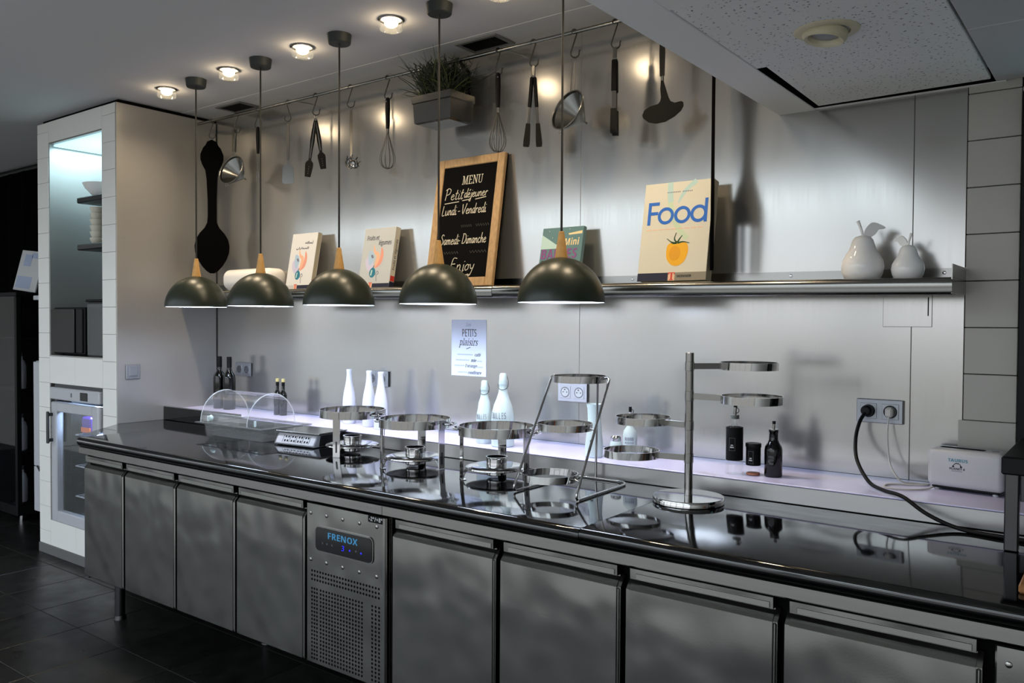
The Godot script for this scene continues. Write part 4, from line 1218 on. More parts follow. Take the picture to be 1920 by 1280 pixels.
	put(MB.new().extr([Vector2(-0.004, -0.166), Vector2(0.006, -0.166), Vector2(0.013, -0.19), Vector2(0.026, -0.232), Vector2(0.034, -0.248), Vector2(0.05, -0.254), Vector2(0.074, -0.249), Vector2(0.082, -0.254), Vector2(0.0835, -0.267), Vector2(0.074, -0.285), Vector2(0.05, -0.306), Vector2(0.015, -0.325), Vector2(-0.02, -0.331), Vector2(-0.05, -0.325), Vector2(-0.07, -0.309), Vector2(-0.074, -0.298), Vector2(-0.066, -0.279), Vector2(-0.045, -0.265), Vector2(-0.014, -0.257), Vector2(-0.006, -0.247), Vector2(-0.003, -0.232), Vector2(-0.006, -0.2)], -0.0045, 0.0045), "head", M["black silicone"], ld)
	# herb planter
	var pl := thing("hanging_planter", "square stainless steel planter box hanging from the rail", "planter", Vector3(-2.03, 2.42, 0.152))
	var ring := func(w: float, dd: float, y: float) -> Array:
		return [Vector3(-w, y, -dd), Vector3(-w, y, dd), Vector3(w, y, dd), Vector3(w, y, -dd)]
	var rows := [ring.call(0.1, 0.068, 0.0), ring.call(0.112, 0.077, 0.006), ring.call(0.1165, 0.081, 0.094), ring.call(0.122, 0.085, 0.098), ring.call(0.1225, 0.0855, 0.13), ring.call(0.12, 0.083, 0.13), ring.call(0.115, 0.079, 0.098)]
	var bm := MB.new()
	for j in rows.size() - 1:
		bm.smooth()
		bm.flat()
		for k in 4:
			var k2 := (k + 1) % 4
			bm.quad(rows[j][k], rows[j][k2], rows[j + 1][k2], rows[j + 1][k])
	bm.face(rows[0], Vector3(0, 0.05, 0))
	put(bm, "box", M["planter steel"], pl)
	put(MB.new().slab(-0.112, 0.112, 0.09, 0.1, -0.076, 0.076), "soil", M["black void"], pl)
	for sx in [-0.085, 0.085]:
		put(MB.new().extr(strip([Vector2(0.012, 0.284), Vector2(0.0, 0.296), Vector2(-0.012, 0.286), Vector2(-0.088, 0.25), Vector2(-0.089, 0.12)], 0.003), sx - 0.009, sx + 0.009, Transform3D(Basis(Vector3(0, 0, 1), Vector3(0, 1, 0), Vector3(-1, 0, 0)), Vector3.ZERO)), "hanging_strap", M["dark steel"], pl)
	var hb := thing("herb_plant", "dark green wiry herb growing in the hanging planter box", "herb", Vector3(-2.03, 2.512, 0.152))
	rng.seed = 77
	var dark := MB.new()
	var pale := MB.new()
	for i in 640:
		var inner := i < 480
		var a := rng.randf() * TAU
		var p := Vector3(rng.randf_range(-0.085, 0.085), 0.0, rng.randf_range(-0.055, 0.055))
		var L := rng.randf_range(0.12, 0.23) if inner else rng.randf_range(0.12, 0.28)
		var d := Vector3(cos(a) * 0.3, 1.0, sin(a) * 0.25).normalized()
		if not inner:
			d = Vector3(cos(a) * rng.randf_range(0.4, 1.1), 0.9, sin(a) * 0.5).normalized()
		var w := []
		var q := p
		for k in 6:
			w.append(q)
			q += d * L / 5.0
			d = (d + Vector3(rng.randf_range(-0.35, 0.35), rng.randf_range(-0.4, 0.12) if not inner else rng.randf_range(-0.1, 0.1), rng.randf_range(-0.3, 0.3))).normalized()
			q.y = minf(q.y, 0.235)
			q.z = maxf(q.z, -0.14)
		var mb: MB = pale if i % 11 == 0 else dark
		mb.tube(w, [0.0016, 0.002, 0.0021, 0.0019, 0.0015, 0.0006], 3)
		if inner:
			for k in 5:
				var b: Vector3 = w[k].lerp(w[k + 1], 0.5)
				var e := Vector3(rng.randf_range(-1, 1), rng.randf_range(0.2, 1), rng.randf_range(-1, 1)).normalized() * rng.randf_range(0.015, 0.032)
				mb.tube([b, b + e * 0.6, b + e], [0.0015, 0.0022, 0.0005], 3)
	put(dark, "foliage", M["leaf"], hb).set_meta("kind", "stuff")
	put(pale, "pale_shoots", M["leaf pale"], hb).set_meta("kind", "stuff")


func book(called: String, label: String, cat: String, x: float, zb: float, lean: float, w: float, h: float, t: float, cover: String, spine: String) -> Node3D:
	# origin at the bottom centre of the front cover; front cover is z = 0, it leans back
	var o := thing(called, label, cat, Vector3(x, shelf_y(x) + 0.001 + sin(lean) * t, zb))
	o.rotation = Vector3(-lean, 0, 0)
	put(MB.new().slab(-w / 2, w / 2, 0, h, -0.003, 0, 0.0008), "front_cover", M[cover], o)
	put(MB.new().slab(-w / 2, w / 2, 0, h, -t, -t + 0.003, 0.0008), "back_cover", M[cover], o)
	put(MB.new().slab(w / 2 - 0.003, w / 2, 0, h, -t + 0.003, -0.003), "spine", M[spine], o)
	put(MB.new().slab(-w / 2 + 0.004, w / 2 - 0.003, 0.003, h - 0.004, -t + 0.003, -0.003), "pages", M["pages"], o)
	return o


func art(o: Node3D, poly: Array, m: String, called := "cover_print", lift := 0.0003) -> void:
	put(MB.new().extr(poly, 0.0, lift), called, M[m], o)


func stroke(o: Node3D, pts: Array, w: Variant, m: String, called := "cover_print", lift := 0.0003) -> void:
	put(MB.new().ribbon(pts, w, 0.0, lift), called, M[m], o)


func rect(x0: float, y0: float, x1: float, y1: float) -> Array:
	return [Vector2(x0, y0), Vector2(x1, y0), Vector2(x1, y1), Vector2(x0, y1)]


func c2(pts: Array, steps := 6) -> Array:
	return curve(pts, steps)


func fruit_cover(o: Node3D, w: float, h: float) -> void:
	var f := Vector2(w, h)
	var P := func(a: Array) -> Array:
		var out := []
		for q in a:
			out.append(Vector2(q[0] - 0.5, q[1]) * f)
		return out
	art(o, oval(-0.21 * w, 0.39 * h, 0.12 * w, 0.14 * h, 20, 0.5), "lilac print", "cover_print", 0.0002)
	art(o, c2(P.call([[0.22, 0.6], [0.27, 0.62], [0.38, 0.58], [0.42, 0.47], [0.33, 0.37], [0.27, 0.4], [0.23, 0.5], [0.22, 0.59]])), "pale blue print", "cover_print", 0.0003)
	stroke(o, c2(P.call([[0.62, 0.67], [0.66, 0.55], [0.62, 0.42], [0.48, 0.33]])), [0.0022, 0.0066, 0.0110, 0.0143, 0.0165, 0.0187, 0.0198, 0.0209, 0.0220, 0.0231, 0.0237, 0.0242, 0.0242, 0.0237, 0.0220, 0.0187, 0.0154, 0.0110, 0.0066], "salmon print", "cover_print", 0.0004)
	stroke(o, c2(P.call([[0.36, 0.72], [0.42, 0.6], [0.53, 0.54], [0.52, 0.42], [0.43, 0.33]])), [0.0017, 0.0033, 0.0055, 0.0077, 0.0099, 0.0121, 0.0143, 0.0165, 0.0182, 0.0198, 0.0209, 0.0220, 0.0226, 0.0231, 0.0231, 0.0231, 0.0226, 0.0220, 0.0209, 0.0187, 0.0165, 0.0138, 0.0110, 0.0066, 0.0022], "orange print", "cover_print", 0.0005)
	art(o, c2(P.call([[0.31, 0.54], [0.36, 0.55], [0.4, 0.5], [0.35, 0.49], [0.31, 0.53]]), 4), "ink grey", "cover_print", 0.0006)
	art(o, oval(-0.08 * w, 0.245 * h, 0.098 * w, 0.082 * h, 24), "teal print", "cover_print", 0.0006)
	stroke(o, c2(P.call([[0.38, 0.2], [0.4, 0.29]]), 3), 0.01, "sky print", "cover_print", 0.0007)
	stroke(o, c2(P.call([[0.39, 0.31], [0.46, 0.37], [0.43, 0.31], [0.47, 0.32]]), 4), 0.003, "teal print", "cover_print", 0.0007)
	stroke(o, c2(P.call([[0.52, 0.2], [0.57, 0.27], [0.62, 0.23], [0.56, 0.2], [0.58, 0.1]]), 5), 0.0035, "ink grey", "cover_print", 0.0005)
	art(o, rect(-w / 2, 0.0, w / 2, 0.065 * h), "label white", "publisher_band", 0.0002)
	art(o, rect(-0.04 * w, 0.0, w / 2, 0.065 * h), "navy print", "publisher_band", 0.00035)
	art(o, rect(-0.16 * w, 0.0, -0.04 * w, 0.08 * h), "peach print", "publisher_mark", 0.0004)
	put(MB.new().text("T", 0.036, xf(Vector3(-0.1 * w, 0.04 * h, 0.0006)), 0.0, "Droid Serif", true), "publisher_mark", M["red print"], o)


func shelf_goods() -> void:
	var fl := book("cook_book", "white fruit and vegetable cookbook with French title, between third and fourth pendants", "book", -2.5375, 0.118, deg_to_rad(10.5), 0.2265, 0.314, 0.034, "book grey white", "book cream")
	fruit_cover(fl, 0.2265, 0.314)
	put(MB.new().text("Fruits et", 0.034, xf(Vector3(-0.045, 0.262, 0.0003)), 0.12, "Droid Sans", false, 0.72), "title_lettering", M["navy print"], fl)
	put(MB.new().text("l\u00e9gumes", 0.034, xf(Vector3(0.047, 0.234, 0.0003)), 0.12, "Droid Sans", false, 0.72), "title_lettering", M["navy print"], fl)
	put(MB.new().slab(0.1131, 0.1138, 0.0, 0.03, -0.033, -0.001), "spine_band", M["navy print"], fl)
	put(MB.new().slab(0.1131, 0.1138, 0.032, 0.06, -0.032, -0.004), "spine_mark", M["red print"], fl)
	put(MB.new().text("Fruits et l\u00e9gumes", 0.021, Transform3D(Basis(Vector3(0, 1, 0), Vector3(0, 0, -1), Vector3(-1, 0, 0)).rotated(Vector3(0, 1, 0), PI), Vector3(0.1135, 0.17, -0.017))), "spine_lettering", M["navy print"], fl)
	var ar := book("cook_book", "white fruit and vegetable cookbook with Arabic title, between second and third pendants", "book", -3.137, 0.118, deg_to_rad(10.5), 0.216, 0.318, 0.03, "book white", "pages")
	fruit_cover(ar, 0.216, 0.318)
	# the Arabic title, pen strokes
	var a1 := [[[0.075, 0.272], [0.075, 0.258], [0.068, 0.256], [0.062, 0.262], [0.058, 0.256], [0.052, 0.262], [0.047, 0.257], [0.04, 0.257]], [[0.041, 0.272], [0.04, 0.258]], [[0.034, 0.27], [0.034, 0.257], [0.026, 0.258], [0.023, 0.264], [0.028, 0.264]], [[0.019, 0.257], [0.014, 0.263], [0.012, 0.257]], [[0.045, 0.226], [0.045, 0.24]], [[0.038, 0.24], [0.036, 0.227], [0.03, 0.231], [0.024, 0.227], [0.018, 0.232], [0.012, 0.228], [0.004, 0.228], [-0.002, 0.234], [-0.006, 0.227]], [[-0.012, 0.24], [-0.013, 0.227]], [[-0.02, 0.234], [-0.027, 0.224]], [[-0.034, 0.24], [-0.034, 0.227]], [[-0.041, 0.232], [-0.047, 0.226], [-0.056, 0.226], [-0.059, 0.232]]]
	var am := MB.new()
	for s in a1:
		var v := []
		for q in s:
			v.append(Vector2(q[0], q[1]))
		am.ribbon(c2(v, 3), 0.0034, 0.0, 0.0005)
	put(am, "title_lettering", M["navy print"], ar)
	put(MB.new().slab(0.1079, 0.1085, 0.032, 0.05, -0.029, -0.004), "spine_mark", M["red print"], ar)
	# teal book
	var ba := book("cook_book", "teal glossy cookbook with purple title, half hidden behind the fifth pendant", "book", -1.407, 0.118, deg_to_rad(12.0), 0.212, 0.255, 0.022, "glossy teal cover", "glossy teal cover")
	art(ba, [Vector2(-0.106, 0.225), Vector2(-0.03, 0.18), Vector2(0.01, 0.165), Vector2(0.01, 0.16), Vector2(-0.106, 0.16)], "sky print", "cover_print", 0.0002)
	art(ba, [Vector2(0.03, 0.226), Vector2(0.1, 0.235), Vector2(0.1, 0.222), Vector2(0.034, 0.219)], "cream print")
	put(MB.new().text("Mini", 0.042, xf(Vector3(0.052, 0.187, 0.0003)), 0.1, "Droid Sans", true, 0.85), "title_lettering", M["cream print"], ba)
	put(MB.new().text("BARRES", 0.06, xf(Vector3(-0.008, 0.135, 0.0004)), 0.05, "Droid Sans", true, 0.87), "title_lettering", M["purple print"], ba)
	for k in 4:
		art(ba, [Vector2(-0.1 + 0.024 * k, 0.06), Vector2(-0.084 + 0.024 * k, 0.06), Vector2(-0.085 + 0.024 * k, 0.085), Vector2(-0.078 + 0.024 * k, 0.088), Vector2(-0.084 + 0.024 * k, 0.108), Vector2(-0.094 + 0.024 * k, 0.108), Vector2(-0.1 + 0.024 * k, 0.085)], "ink")
	for q in [[-0.07, 0.24], [0.035, 0.245], [-0.02, 0.21], [-0.05, 0.21]]:
		art(ba, oval(q[0], q[1], 0.002, 0.002, 8), "label white")
	# big food book
	var fo := book("cook_book", "large cream cookbook with blue title and yellow tomato", "book", -0.852, 0.158, deg_to_rad(10.0), 0.288, 0.395, 0.05, "book cream", "pages")
	stroke(fo, c2([Vector2(-0.035, 0.395), Vector2(-0.03, 0.32), Vector2(-0.012, 0.255), Vector2(0.02, 0.2), Vector2(0.055, 0.165)]), 0.022, "mint print", "cover_print", 0.0002)
	stroke(fo, c2([Vector2(-0.035, 0.394), Vector2(-0.032, 0.345), Vector2(-0.026, 0.315)]), 0.0225, "sky print", "cover_print", 0.0003)
	stroke(fo, c2([Vector2(0.075, 0.394), Vector2(0.03, 0.355), Vector2(0.005, 0.31)]), [0.02, 0.02, 0.02, 0.018, 0.018, 0.016, 0.016, 0.014, 0.014, 0.012, 0.01, 0.008, 0.006], "sky print", "cover_print", 0.00025)
	var lt := MB.new()
	lt.extr(rect(-0.122, 0.226, -0.109, 0.318), 0, 0.0008).extr(rect(-0.109, 0.305, -0.075, 0.318), 0, 0.0008).extr(rect(-0.109, 0.266, -0.078, 0.279), 0, 0.0008)
	for cx in [-0.044, 0.026, 0.094]:
		var big := oval(cx, 0.2605, 0.0345, 0.0345, 36)
		for i in 36:
			var j := (i + 1) % 36
			var c := Vector2(cx, 0.2605)
			lt.extr([big[i], big[j], c + (big[j] - c) * 0.64, c + (big[i] - c) * 0.64], 0, 0.0008, Transform3D.IDENTITY, 30.0)
	lt.extr(rect(0.1165, 0.226, 0.129, 0.32), 0, 0.0009)
	put(lt, "title_lettering", M["blue print"], fo)
	var tiny := MB.new()
	for k in 15:
		if k != 8:
			tiny.extr(rect(-0.045 + 0.0072 * k, 0.352, -0.041 + 0.0072 * k, 0.3565), 0, 0.0006)
	put(tiny, "author_lettering", M["ink grey"], fo)
	var sub := MB.new()
	for k in 9:
		sub.extr(rect(-0.122 + 0.027 * k, 0.204, -0.101 + 0.027 * k, 0.2075), 0, 0.0004)
	put(sub, "subtitle_lettering", M["peach print"], fo)
	art(fo, c2([Vector2(-0.028, 0.118), Vector2(-0.025, 0.14), Vector2(-0.006, 0.152), Vector2(0.012, 0.15), Vector2(0.03, 0.154), Vector2(0.053, 0.148), Vector2(0.062, 0.13), Vector2(0.062, 0.105), Vector2(0.05, 0.075), Vector2(0.03, 0.06), Vector2(0.01, 0.058), Vector2(-0.01, 0.068), Vector2(-0.025, 0.09), Vector2(-0.0285, 0.116)], 4), "yellow print", "tomato_print", 0.0006)
	art(fo, oval(0.008, 0.108, 0.024, 0.03, 20), "amber print", "tomato_print", 0.0008)
	for s in [[[0.014, 0.15], [0.002, 0.165], [0.008, 0.19]], [[0.016, 0.15], [0.024, 0.165], [0.034, 0.178]], [[0.014, 0.148], [-0.008, 0.152], [-0.03, 0.168]], [[0.016, 0.148], [0.04, 0.152], [0.066, 0.146]], [[0.012, 0.149], [0.0, 0.147], [-0.01, 0.15]]]:
		var v := []
		for q in s:
			v.append(Vector2(q[0], q[1]))
		stroke(fo, c2(v, 4), [0.007, 0.007, 0.006, 0.006, 0.005, 0.004, 0.003, 0.003, 0.002], "green print", "stalk_print", 0.001)
	art(fo, rect(-0.144, 0.0, -0.012, 0.032), "navy print", "publisher_band", 0.0003)
	art(fo, rect(0.016, 0.0, 0.144, 0.032), "grey print", "publisher_band", 0.0003)
	art(fo, rect(-0.012, 0.0, 0.016, 0.034), "peach print", "publisher_mark", 0.0004)
	put(MB.new().text("T", 0.042, xf(Vector3(0.002, 0.017, 0.0006)), 0.0, "Droid Serif", true), "publisher_mark", M["red print"], fo)
	put(MB.new().text("SKINNER", 0.0125, xf(Vector3(0.055, 0.017, 0.0006)), 0.0, "Droid Sans", true, 1.15), "publisher_lettering", M["ink"], fo)
	# chalkboard menu
	var w := 0.411
	var h := 0.628
	var me := thing("chalkboard_menu", "wood framed chalkboard breakfast menu leaning on the wall shelf", "chalkboard", Vector3(-1.956, shelf_y(-1.956) + 0.004, 0.135))
	me.rotation.x = deg_to_rad(-9.2)
	var bw := 0.042
	for s in [-1, 1]:
		put(MB.new().box(Vector3(s * (w / 2 - bw / 2), h / 2, -0.011), Vector3(bw, h, 0.022), 0.003), "frame_stile", M["pale wood"], me)
	put(MB.new().box(Vector3(0, bw / 2, -0.011), Vector3(w - 2 * bw, bw, 0.022), 0.003), "frame_rail", M["pale wood"], me)
	put(MB.new().box(Vector3(0, h - bw / 2, -0.011), Vector3(w - 2 * bw, bw, 0.022), 0.003), "frame_rail", M["pale wood"], me)
	put(MB.new().slab(-w / 2 + 0.03, w / 2 - 0.03, 0.03, h - 0.03, -0.018, -0.006), "board", M["chalkboard"], me)
	put(MB.new().slab(-w / 2, w / 2, 0, h, -0.026, -0.022), "backing", M["black matte"], me)
	var z := -0.0058
	var ch := MB.new()
	ch.text("MENU", 0.058, xf(Vector3(0.02, 0.515, z)), 0.06, "Droid Serif", false, 0.72)
	chalk(ch, "Petit", 0.026, -0.145, 0.425, z, 1.0)
	chalk(ch, "d\u00e9jeuner", 0.022, -0.022, 0.43, z, 0.9)
	chalk(ch, "Lundi", 0.024, -0.152, 0.35, z, 0.82)
	chalk(ch, "- Vendredi", 0.024, -0.052, 0.35, z, 0.82)
	chalk(ch, "Samedi", 0.024, -0.14, 0.205, z, 0.8)
	chalk(ch, "- Dimanche", 0.024, -0.03, 0.205, z, 0.76)
	chalk(ch, "Enjoy", 0.03, -0.06, 0.075, z, 1.05)
	for u in [[-0.14, 0.408, -0.05, 0.413], [-0.03, 0.416, 0.015, 0.419], [0.05, 0.417, 0.115, 0.424], [0.02, 0.054, 0.07, 0.056]]:
		ch.extr(strip([Vector2(u[0], u[1]), Vector2(u[2], u[3])], 0.0035), z - 0.0003, z + 0.0004)
	put(ch, "chalk_lettering", M["chalk"], me)
	var fc := MB.new()
	for row in [[-0.02, 0.045, 0.29], [0.07, 0.15, 0.29], [-0.11, -0.02, 0.163], [0.05, 0.15, 0.163]]:
		var v := []
		for i in 12:
			v.append(Vector2(lerpf(row[0], row[1], i / 11.0), row[2] + (0.007 if i % 2 == 0 else -0.005)))
		fc.extr(strip(v, 0.0026), z - 0.0003, z + 0.0003)
	put(fc, "rubbed_lettering", M["faint chalk"], me)
	# white ceramic
	var cx := -3.52
	var wc := thing("ceramic_loaf_dish", "long white glazed ceramic dish half hidden behind the second pendant", "dish", Vector3(cx, shelf_y(cx), 0.125))
	put(MB.new().dome_box(0.45, 0.122, 0.15, xf(Vector3(0, 0.0645, 0)), 0.048, 7), "dish_body", M["white ceramic"], wc)
	put(MB.new().dome_box(0.4, 0.006, 0.11, xf(Vector3(0, 0.003, 0)), 0.0029, 2), "foot_rim", M["white ceramic"], wc)
	# pears
	for p in [[-0.152, 0.15, 1.0, 0.4, "large white ceramic pear with curved leaf, left one of the pair on the wall shelf"], [-0.012, 0.15, 0.745, 2.6, "small white ceramic pear with short leaf, right one of the pair on the wall shelf"]]:
		var q := thing("ceramic_pear", p[4], "pear", Vector3(p[0], shelf_y(p[0]) + 0.0005, p[1]), p[3], "white ceramic pears on the wall shelf")
		var s: float = p[2]
		var pr := []
		for v in [[0, 0], [0.05, 0.0], [0.056, 0.004], [0.064, 0.022], [0.0675, 0.042], [0.064, 0.064], [0.054, 0.083], [0.043, 0.1], [0.037, 0.118], [0.033, 0.132], [0.024, 0.143], [0.01, 0.1475], [0, 0.148]]:
			pr.append(Vector2(v[0], v[1]) * s)
		var sm := []
		for i in pr.size() - 1:
			sm.append(pr[i])
			if i > 1:
				sm.append(pr[i].lerp(pr[i + 1], 0.5))
		sm.append(pr[-1])
		put(MB.new().lathe(pr, 40, Transform3D.IDENTITY, 50.0), "pear_body", M["white ceramic"], q)
		put(MB.new().tube([Vector3(0.0, 0.144, 0) * s, Vector3(-0.004, 0.165, 0.0) * s, Vector3(-0.012, 0.186, 0) * s, Vector3(-0.0165, 0.197, 0) * s], [0.0045 * s, 0.0042 * s, 0.005 * s, 0.006 * s], 10), "stalk", M["white ceramic"], q)
		var lf := c2([Vector2(0, 0), Vector2(0.008, 0.026), Vector2(0.03, 0.046), Vector2(0.06, 0.036), Vector2(0.07, 0.026), Vector2(0.05, 0.022), Vector2(0.036, 0.004), Vector2(0.016, -0.006), Vector2(0.002, -0.002)], 5)
		for i in lf.size():
			lf[i] = lf[i] * s
		put(MB.new().extr(lf, -0.003 * s, 0.003 * s, Transform3D(Basis.from_euler(Vector3(-0.15, 0.15, 0.0)), Vector3(0.002, 0.146, 0.004) * s)), "leaf", M["white ceramic"], q)


func bottle(called: String, label: String, group: String, at: Vector3, pr: Array, m: String) -> Node3D:
	var o := thing(called, label, "bottle", at, 0.0, group)
	var v := []
	for q in pr:
		v.append(Vector2(q[0], q[1]))
	put(MB.new().lathe(v, 36, Transform3D.IDENTITY, 40.0), "bottle_body", M[m], o)
	return o


func socket(label: String, x: float, y: float, w: float, m: String) -> Node3D:
	var o := thing("power_socket", label, "socket", Vector3(x, y, 0.0005))
	put(MB.new().box(Vector3(0, 0, 0.005), Vector3(w, 0.083, 0.01), 0.0025), "cover_plate", M[m], o)
	put(MB.new().box(Vector3(w / 2 + 0.0005, 0, 0.0048), Vector3(0.003, 0.081, 0.0095), 0.0008), "side_rim", M["dark steel"], o)
	for s in [-1, 1]:
		var c := Vector3(s * w * 0.235, 0, 0.01)
		var ins := put(MB.new().box(c + Vector3(0, 0, 0.001), Vector3(0.054, 0.054, 0.003), 0.001), "socket_insert", M["aluminium plate"] if m == "aluminium plate" else M["white plastic"], o)
		var f := Transform3D(Basis(Vector3(1, 0, 0), Vector3(0, 0, 1), Vector3(0, -1, 0)), c)
		put(MB.new().lathe([Vector2(0.0195, 0.0026), Vector2(0.0215, 0.0038), Vector2(0.0225, 0.0026)], 24, f), "socket_ring", M["dark steel"], ins)
		put(MB.new().lathe([Vector2(0, 0.0027), Vector2(0.0195, 0.0027)].duplicate(), 24, Transform3D(f.basis, c), 35.0), "socket_well", M["label white"] if m != "aluminium plate" else M["label grey"], ins)
		for d in [-0.0095, 0.0095]:
			put(MB.new().cyl(c + Vector3(d, 0, 0.0024), c + Vector3(d, 0, 0.0032), 0.0026, 10), "pin_hole", M["black void"], ins)
		put(MB.new().cyl(c + Vector3(0, 0.012, 0.0024), c + Vector3(0, 0.012, 0.008), 0.0024, 10), "earth_pin", M["satin steel"], ins)
	return o


func ledge_goods() -> void:
	var ly := 0.9645
	socket("dull silver double socket behind the dark wine bottles", -3.79, 1.2, 0.156, "aluminium plate")
	socket("silver double socket half hidden behind the white milk bottles", -2.614, 1.196, 0.16, "aluminium plate")
	socket("white double socket seen through the three-tier wire stand", -1.392, 1.19, 0.152, "white plastic")
	socket("silver double socket with two plugs, left of the toaster", -0.124, 1.194, 0.152, "aluminium plate")
	# poster
	var po := thing("paper_poster", "sheet of pale blue paper with French verse stuck to the wall", "poster", Vector3(-1.994, 1.372, 0.0006))
	put(MB.new().slab(-0.109, 0.109, -0.136, 0.136, 0.0, 0.0012), "sheet", M["paper"], po)
	var ink := MB.new()
	ink.text("PETITS", 0.05, xf(Vector3(0.004, 0.072, 0.0013)), 0.0, "Droid Sans", false, 0.62)
	ink.text("plaisirs", 0.046, xf(Vector3(0.002, 0.027, 0.0013)), 0.35, "Droid Serif", false, 0.72)
	ink.extr(strip([Vector2(-0.014, -0.006), Vector2(0.012, 0.003)], 0.003), 0.0011, 0.0016)
	ink.text("caf\u00e9", 0.021, xf(Vector3(0.058, -0.033, 0.0013)), 0.3, "Droid Serif", true, 0.85)
	ink.text("mie", 0.021, xf(Vector3(0.034, -0.06, 0.0013)), 0.3, "Droid Serif", true, 0.85)
	ink.text("l'orange", 0.021, xf(Vector3(0.018, -0.087, 0.0013)), 0.3, "Droid Serif", true, 0.85)
	ink.text("confiture", 0.021, xf(Vector3(0.04, -0.119, 0.0013)), 0.3, "Droid Serif", true, 0.85)
	put(ink, "lettering", M["ink"], po)
	var pale := MB.new()
	pale.text("Les", 0.024, xf(Vector3(0.0, 0.112, 0.0013)), 0.3, "Droid Serif", false, 0.85)
	for r in [[-0.07, 0.032, -0.033], [-0.08, 0.008, -0.06], [0.055, 0.085, -0.063], [-0.09, -0.018, -0.087], [0.055, 0.092, -0.092], [-0.066, -0.002, -0.119]]:
		var x: float = r[0]
		while x < r[1] - 0.004:
			pale.extr(rect(x, r[2] - 0.003, x + 0.0035, r[2] + 0.0035), 0.0011, 0.0015)
			x += 0.0062
	put(pale, "faint_lettering", M["ink pale"], po)
	# wine bottles
	var wp := [[0, 0], [0.034, 0], [0.0365, 0.004], [0.0365, 0.185], [0.033, 0.205], [0.02, 0.225], [0.0145, 0.24], [0.0135, 0.262], [0, 0.262]]
	var wb := bottle("wine_bottle", "dark wine bottle nearest the steel column", "dark wine bottles at the left end of the ledge", Vector3(-3.872, ly, 0.12), wp, "bottle glass dark")
	put(MB.new().lathe([Vector2(0.0137, 0.25), Vector2(0.0147, 0.252), Vector2(0.0147, 0.314), Vector2(0.013, 0.316), Vector2(0, 0.316)], 24), "capsule", M["black plastic"], wb)
	dup(wb, "second dark wine bottle, right of the one by the column", Vector3(-3.772, ly, 0.12))
	var mp := [[0, 0], [0.0195, 0], [0.021, 0.003], [0.021, 0.11], [0.018, 0.124], [0.009, 0.14], [0.0082, 0.17], [0, 0.17]]
	var mb := bottle("small_bottle", "small dark bottle with yellow seal, left of its twin behind the acrylic dome", "small dark bottles with yellow seals", Vector3(-3.31, ly, 0.12), mp, "bottle glass dark")
	put(MB.new().lathe([Vector2(0.0084, 0.165), Vector2(0.0092, 0.167), Vector2(0.0092, 0.19)], 18), "neck_sleeve", M["black plastic"], mb)
	put(MB.new().lathe([Vector2(0.0093, 0.188), Vector2(0.0098, 0.19), Vector2(0.0098, 0.206), Vector2(0, 0.208)], 18), "seal", M["yellow seal"], mb)
	dup(mb, "small dark bottle with yellow seal, right of its twin behind the acrylic dome", Vector3(-3.258, ly, 0.12))
	# white milk bottles
	var kp := [[0, 0], [0.031, 0], [0.034, 0.004], [0.0345, 0.1], [0.033, 0.13], [0.028, 0.165], [0.0205, 0.2], [0.0155, 0.23], [0.0138, 0.255], [0.0138, 0.27], [0.0148, 0.272], [0.0148, 0.28], [0.0125, 0.283], [0.011, 0.279], [0, 0.277]]
	var kb := bottle("milk_bottle", "slender white bottle standing alone, left of the white pair", "slender white bottles on the ledge", Vector3(-2.701, ly, 0.128), kp, "milk white")
	put(MB.new().tube(arc(Vector3(0, 0.281, 0), Vector3(1, 0, 0), Vector3(0, 0, 1), 0.0132, 0, 345, 20), 0.0018, 6, true), "lip", M["milk white"], kb)
	dup(kb, "slender white bottle in front of the silver socket, left one of the pair", Vector3(-2.523, ly, 0.155))
	dup(kb, "slender white bottle, right one of the pair in front of the silver socket", Vector3(-2.401, ly, 0.191))
	# swing-top bottles
	for b in [[-1.705, 0.236, 0.88, "short white swing-top bottle with black lettering", 0.73], [-1.584, 0.259, 1.0, "tall white swing-top bottle with black lettering", 1.0]]:
		var s: float = b[2]
		var r: float = b[4]
		var pr := []
		for q in [[0, 0], [0.046, 0], [0.0495, 0.004], [0.0495, 0.12], [0.047, 0.145], [0.04, 0.175], [0.03, 0.205], [0.022, 0.228], [0.019, 0.245], [0.0185, 0.262], [0.02, 0.264], [0.02, 0.272], [0, 0.272]]:
			var rr: float = q[0] * (r if q[1] < 0.2 else lerpf(r, 0.9, 0.7))
			pr.append([rr, q[1] * s])
		var o := bottle("swing_top_bottle", b[3], "white swing-top bottles", Vector3(b[0], ly, b[1]), pr, "white glass")
		var k := 0.9 if r < 1 else 1.0
		put(MB.new().lathe([Vector2(0, 0.272 * s), Vector2(0.017 * k, 0.272 * s), Vector2(0.0185 * k, 0.277 * s), Vector2(0.0165 * k, 0.29 * s), Vector2(0.016 * k, 0.305 * s), Vector2(0.012 * k, 0.313 * s), Vector2(0, 0.315 * s)], 24), "stopper", M["white glass"], o)
		var t := xf(Vector3(0, 0, 0), 0.5)
		var w := []
		for i in 13:
			var a := PI * i / 12.0
			w.append(t * Vector3(cos(a) * 0.021 * k, (0.256 - 0.012 * sin(a)) * s, sin(a) * 0.021 * k))
		w.append(t * Vector3(-0.022 * k, 0.266 * s, 0))
		put(MB.new().tube(w, 0.0012, 5), "wire_bail", M["dark steel"], o)
		put(MB.new().tube([t * Vector3(0.022 * k, 0.254 * s, 0), t * Vector3(0.023 * k, 0.28 * s, -0.004), t * Vector3(0.014 * k, 0.306 * s, -0.003), t * Vector3(0.0, 0.312 * s, 0)], 0.0012, 5), "wire_bail", M["dark steel"], o)
		var letters := MB.new()
		var R: float = 0.0502 * r
		var str := "BULLES"
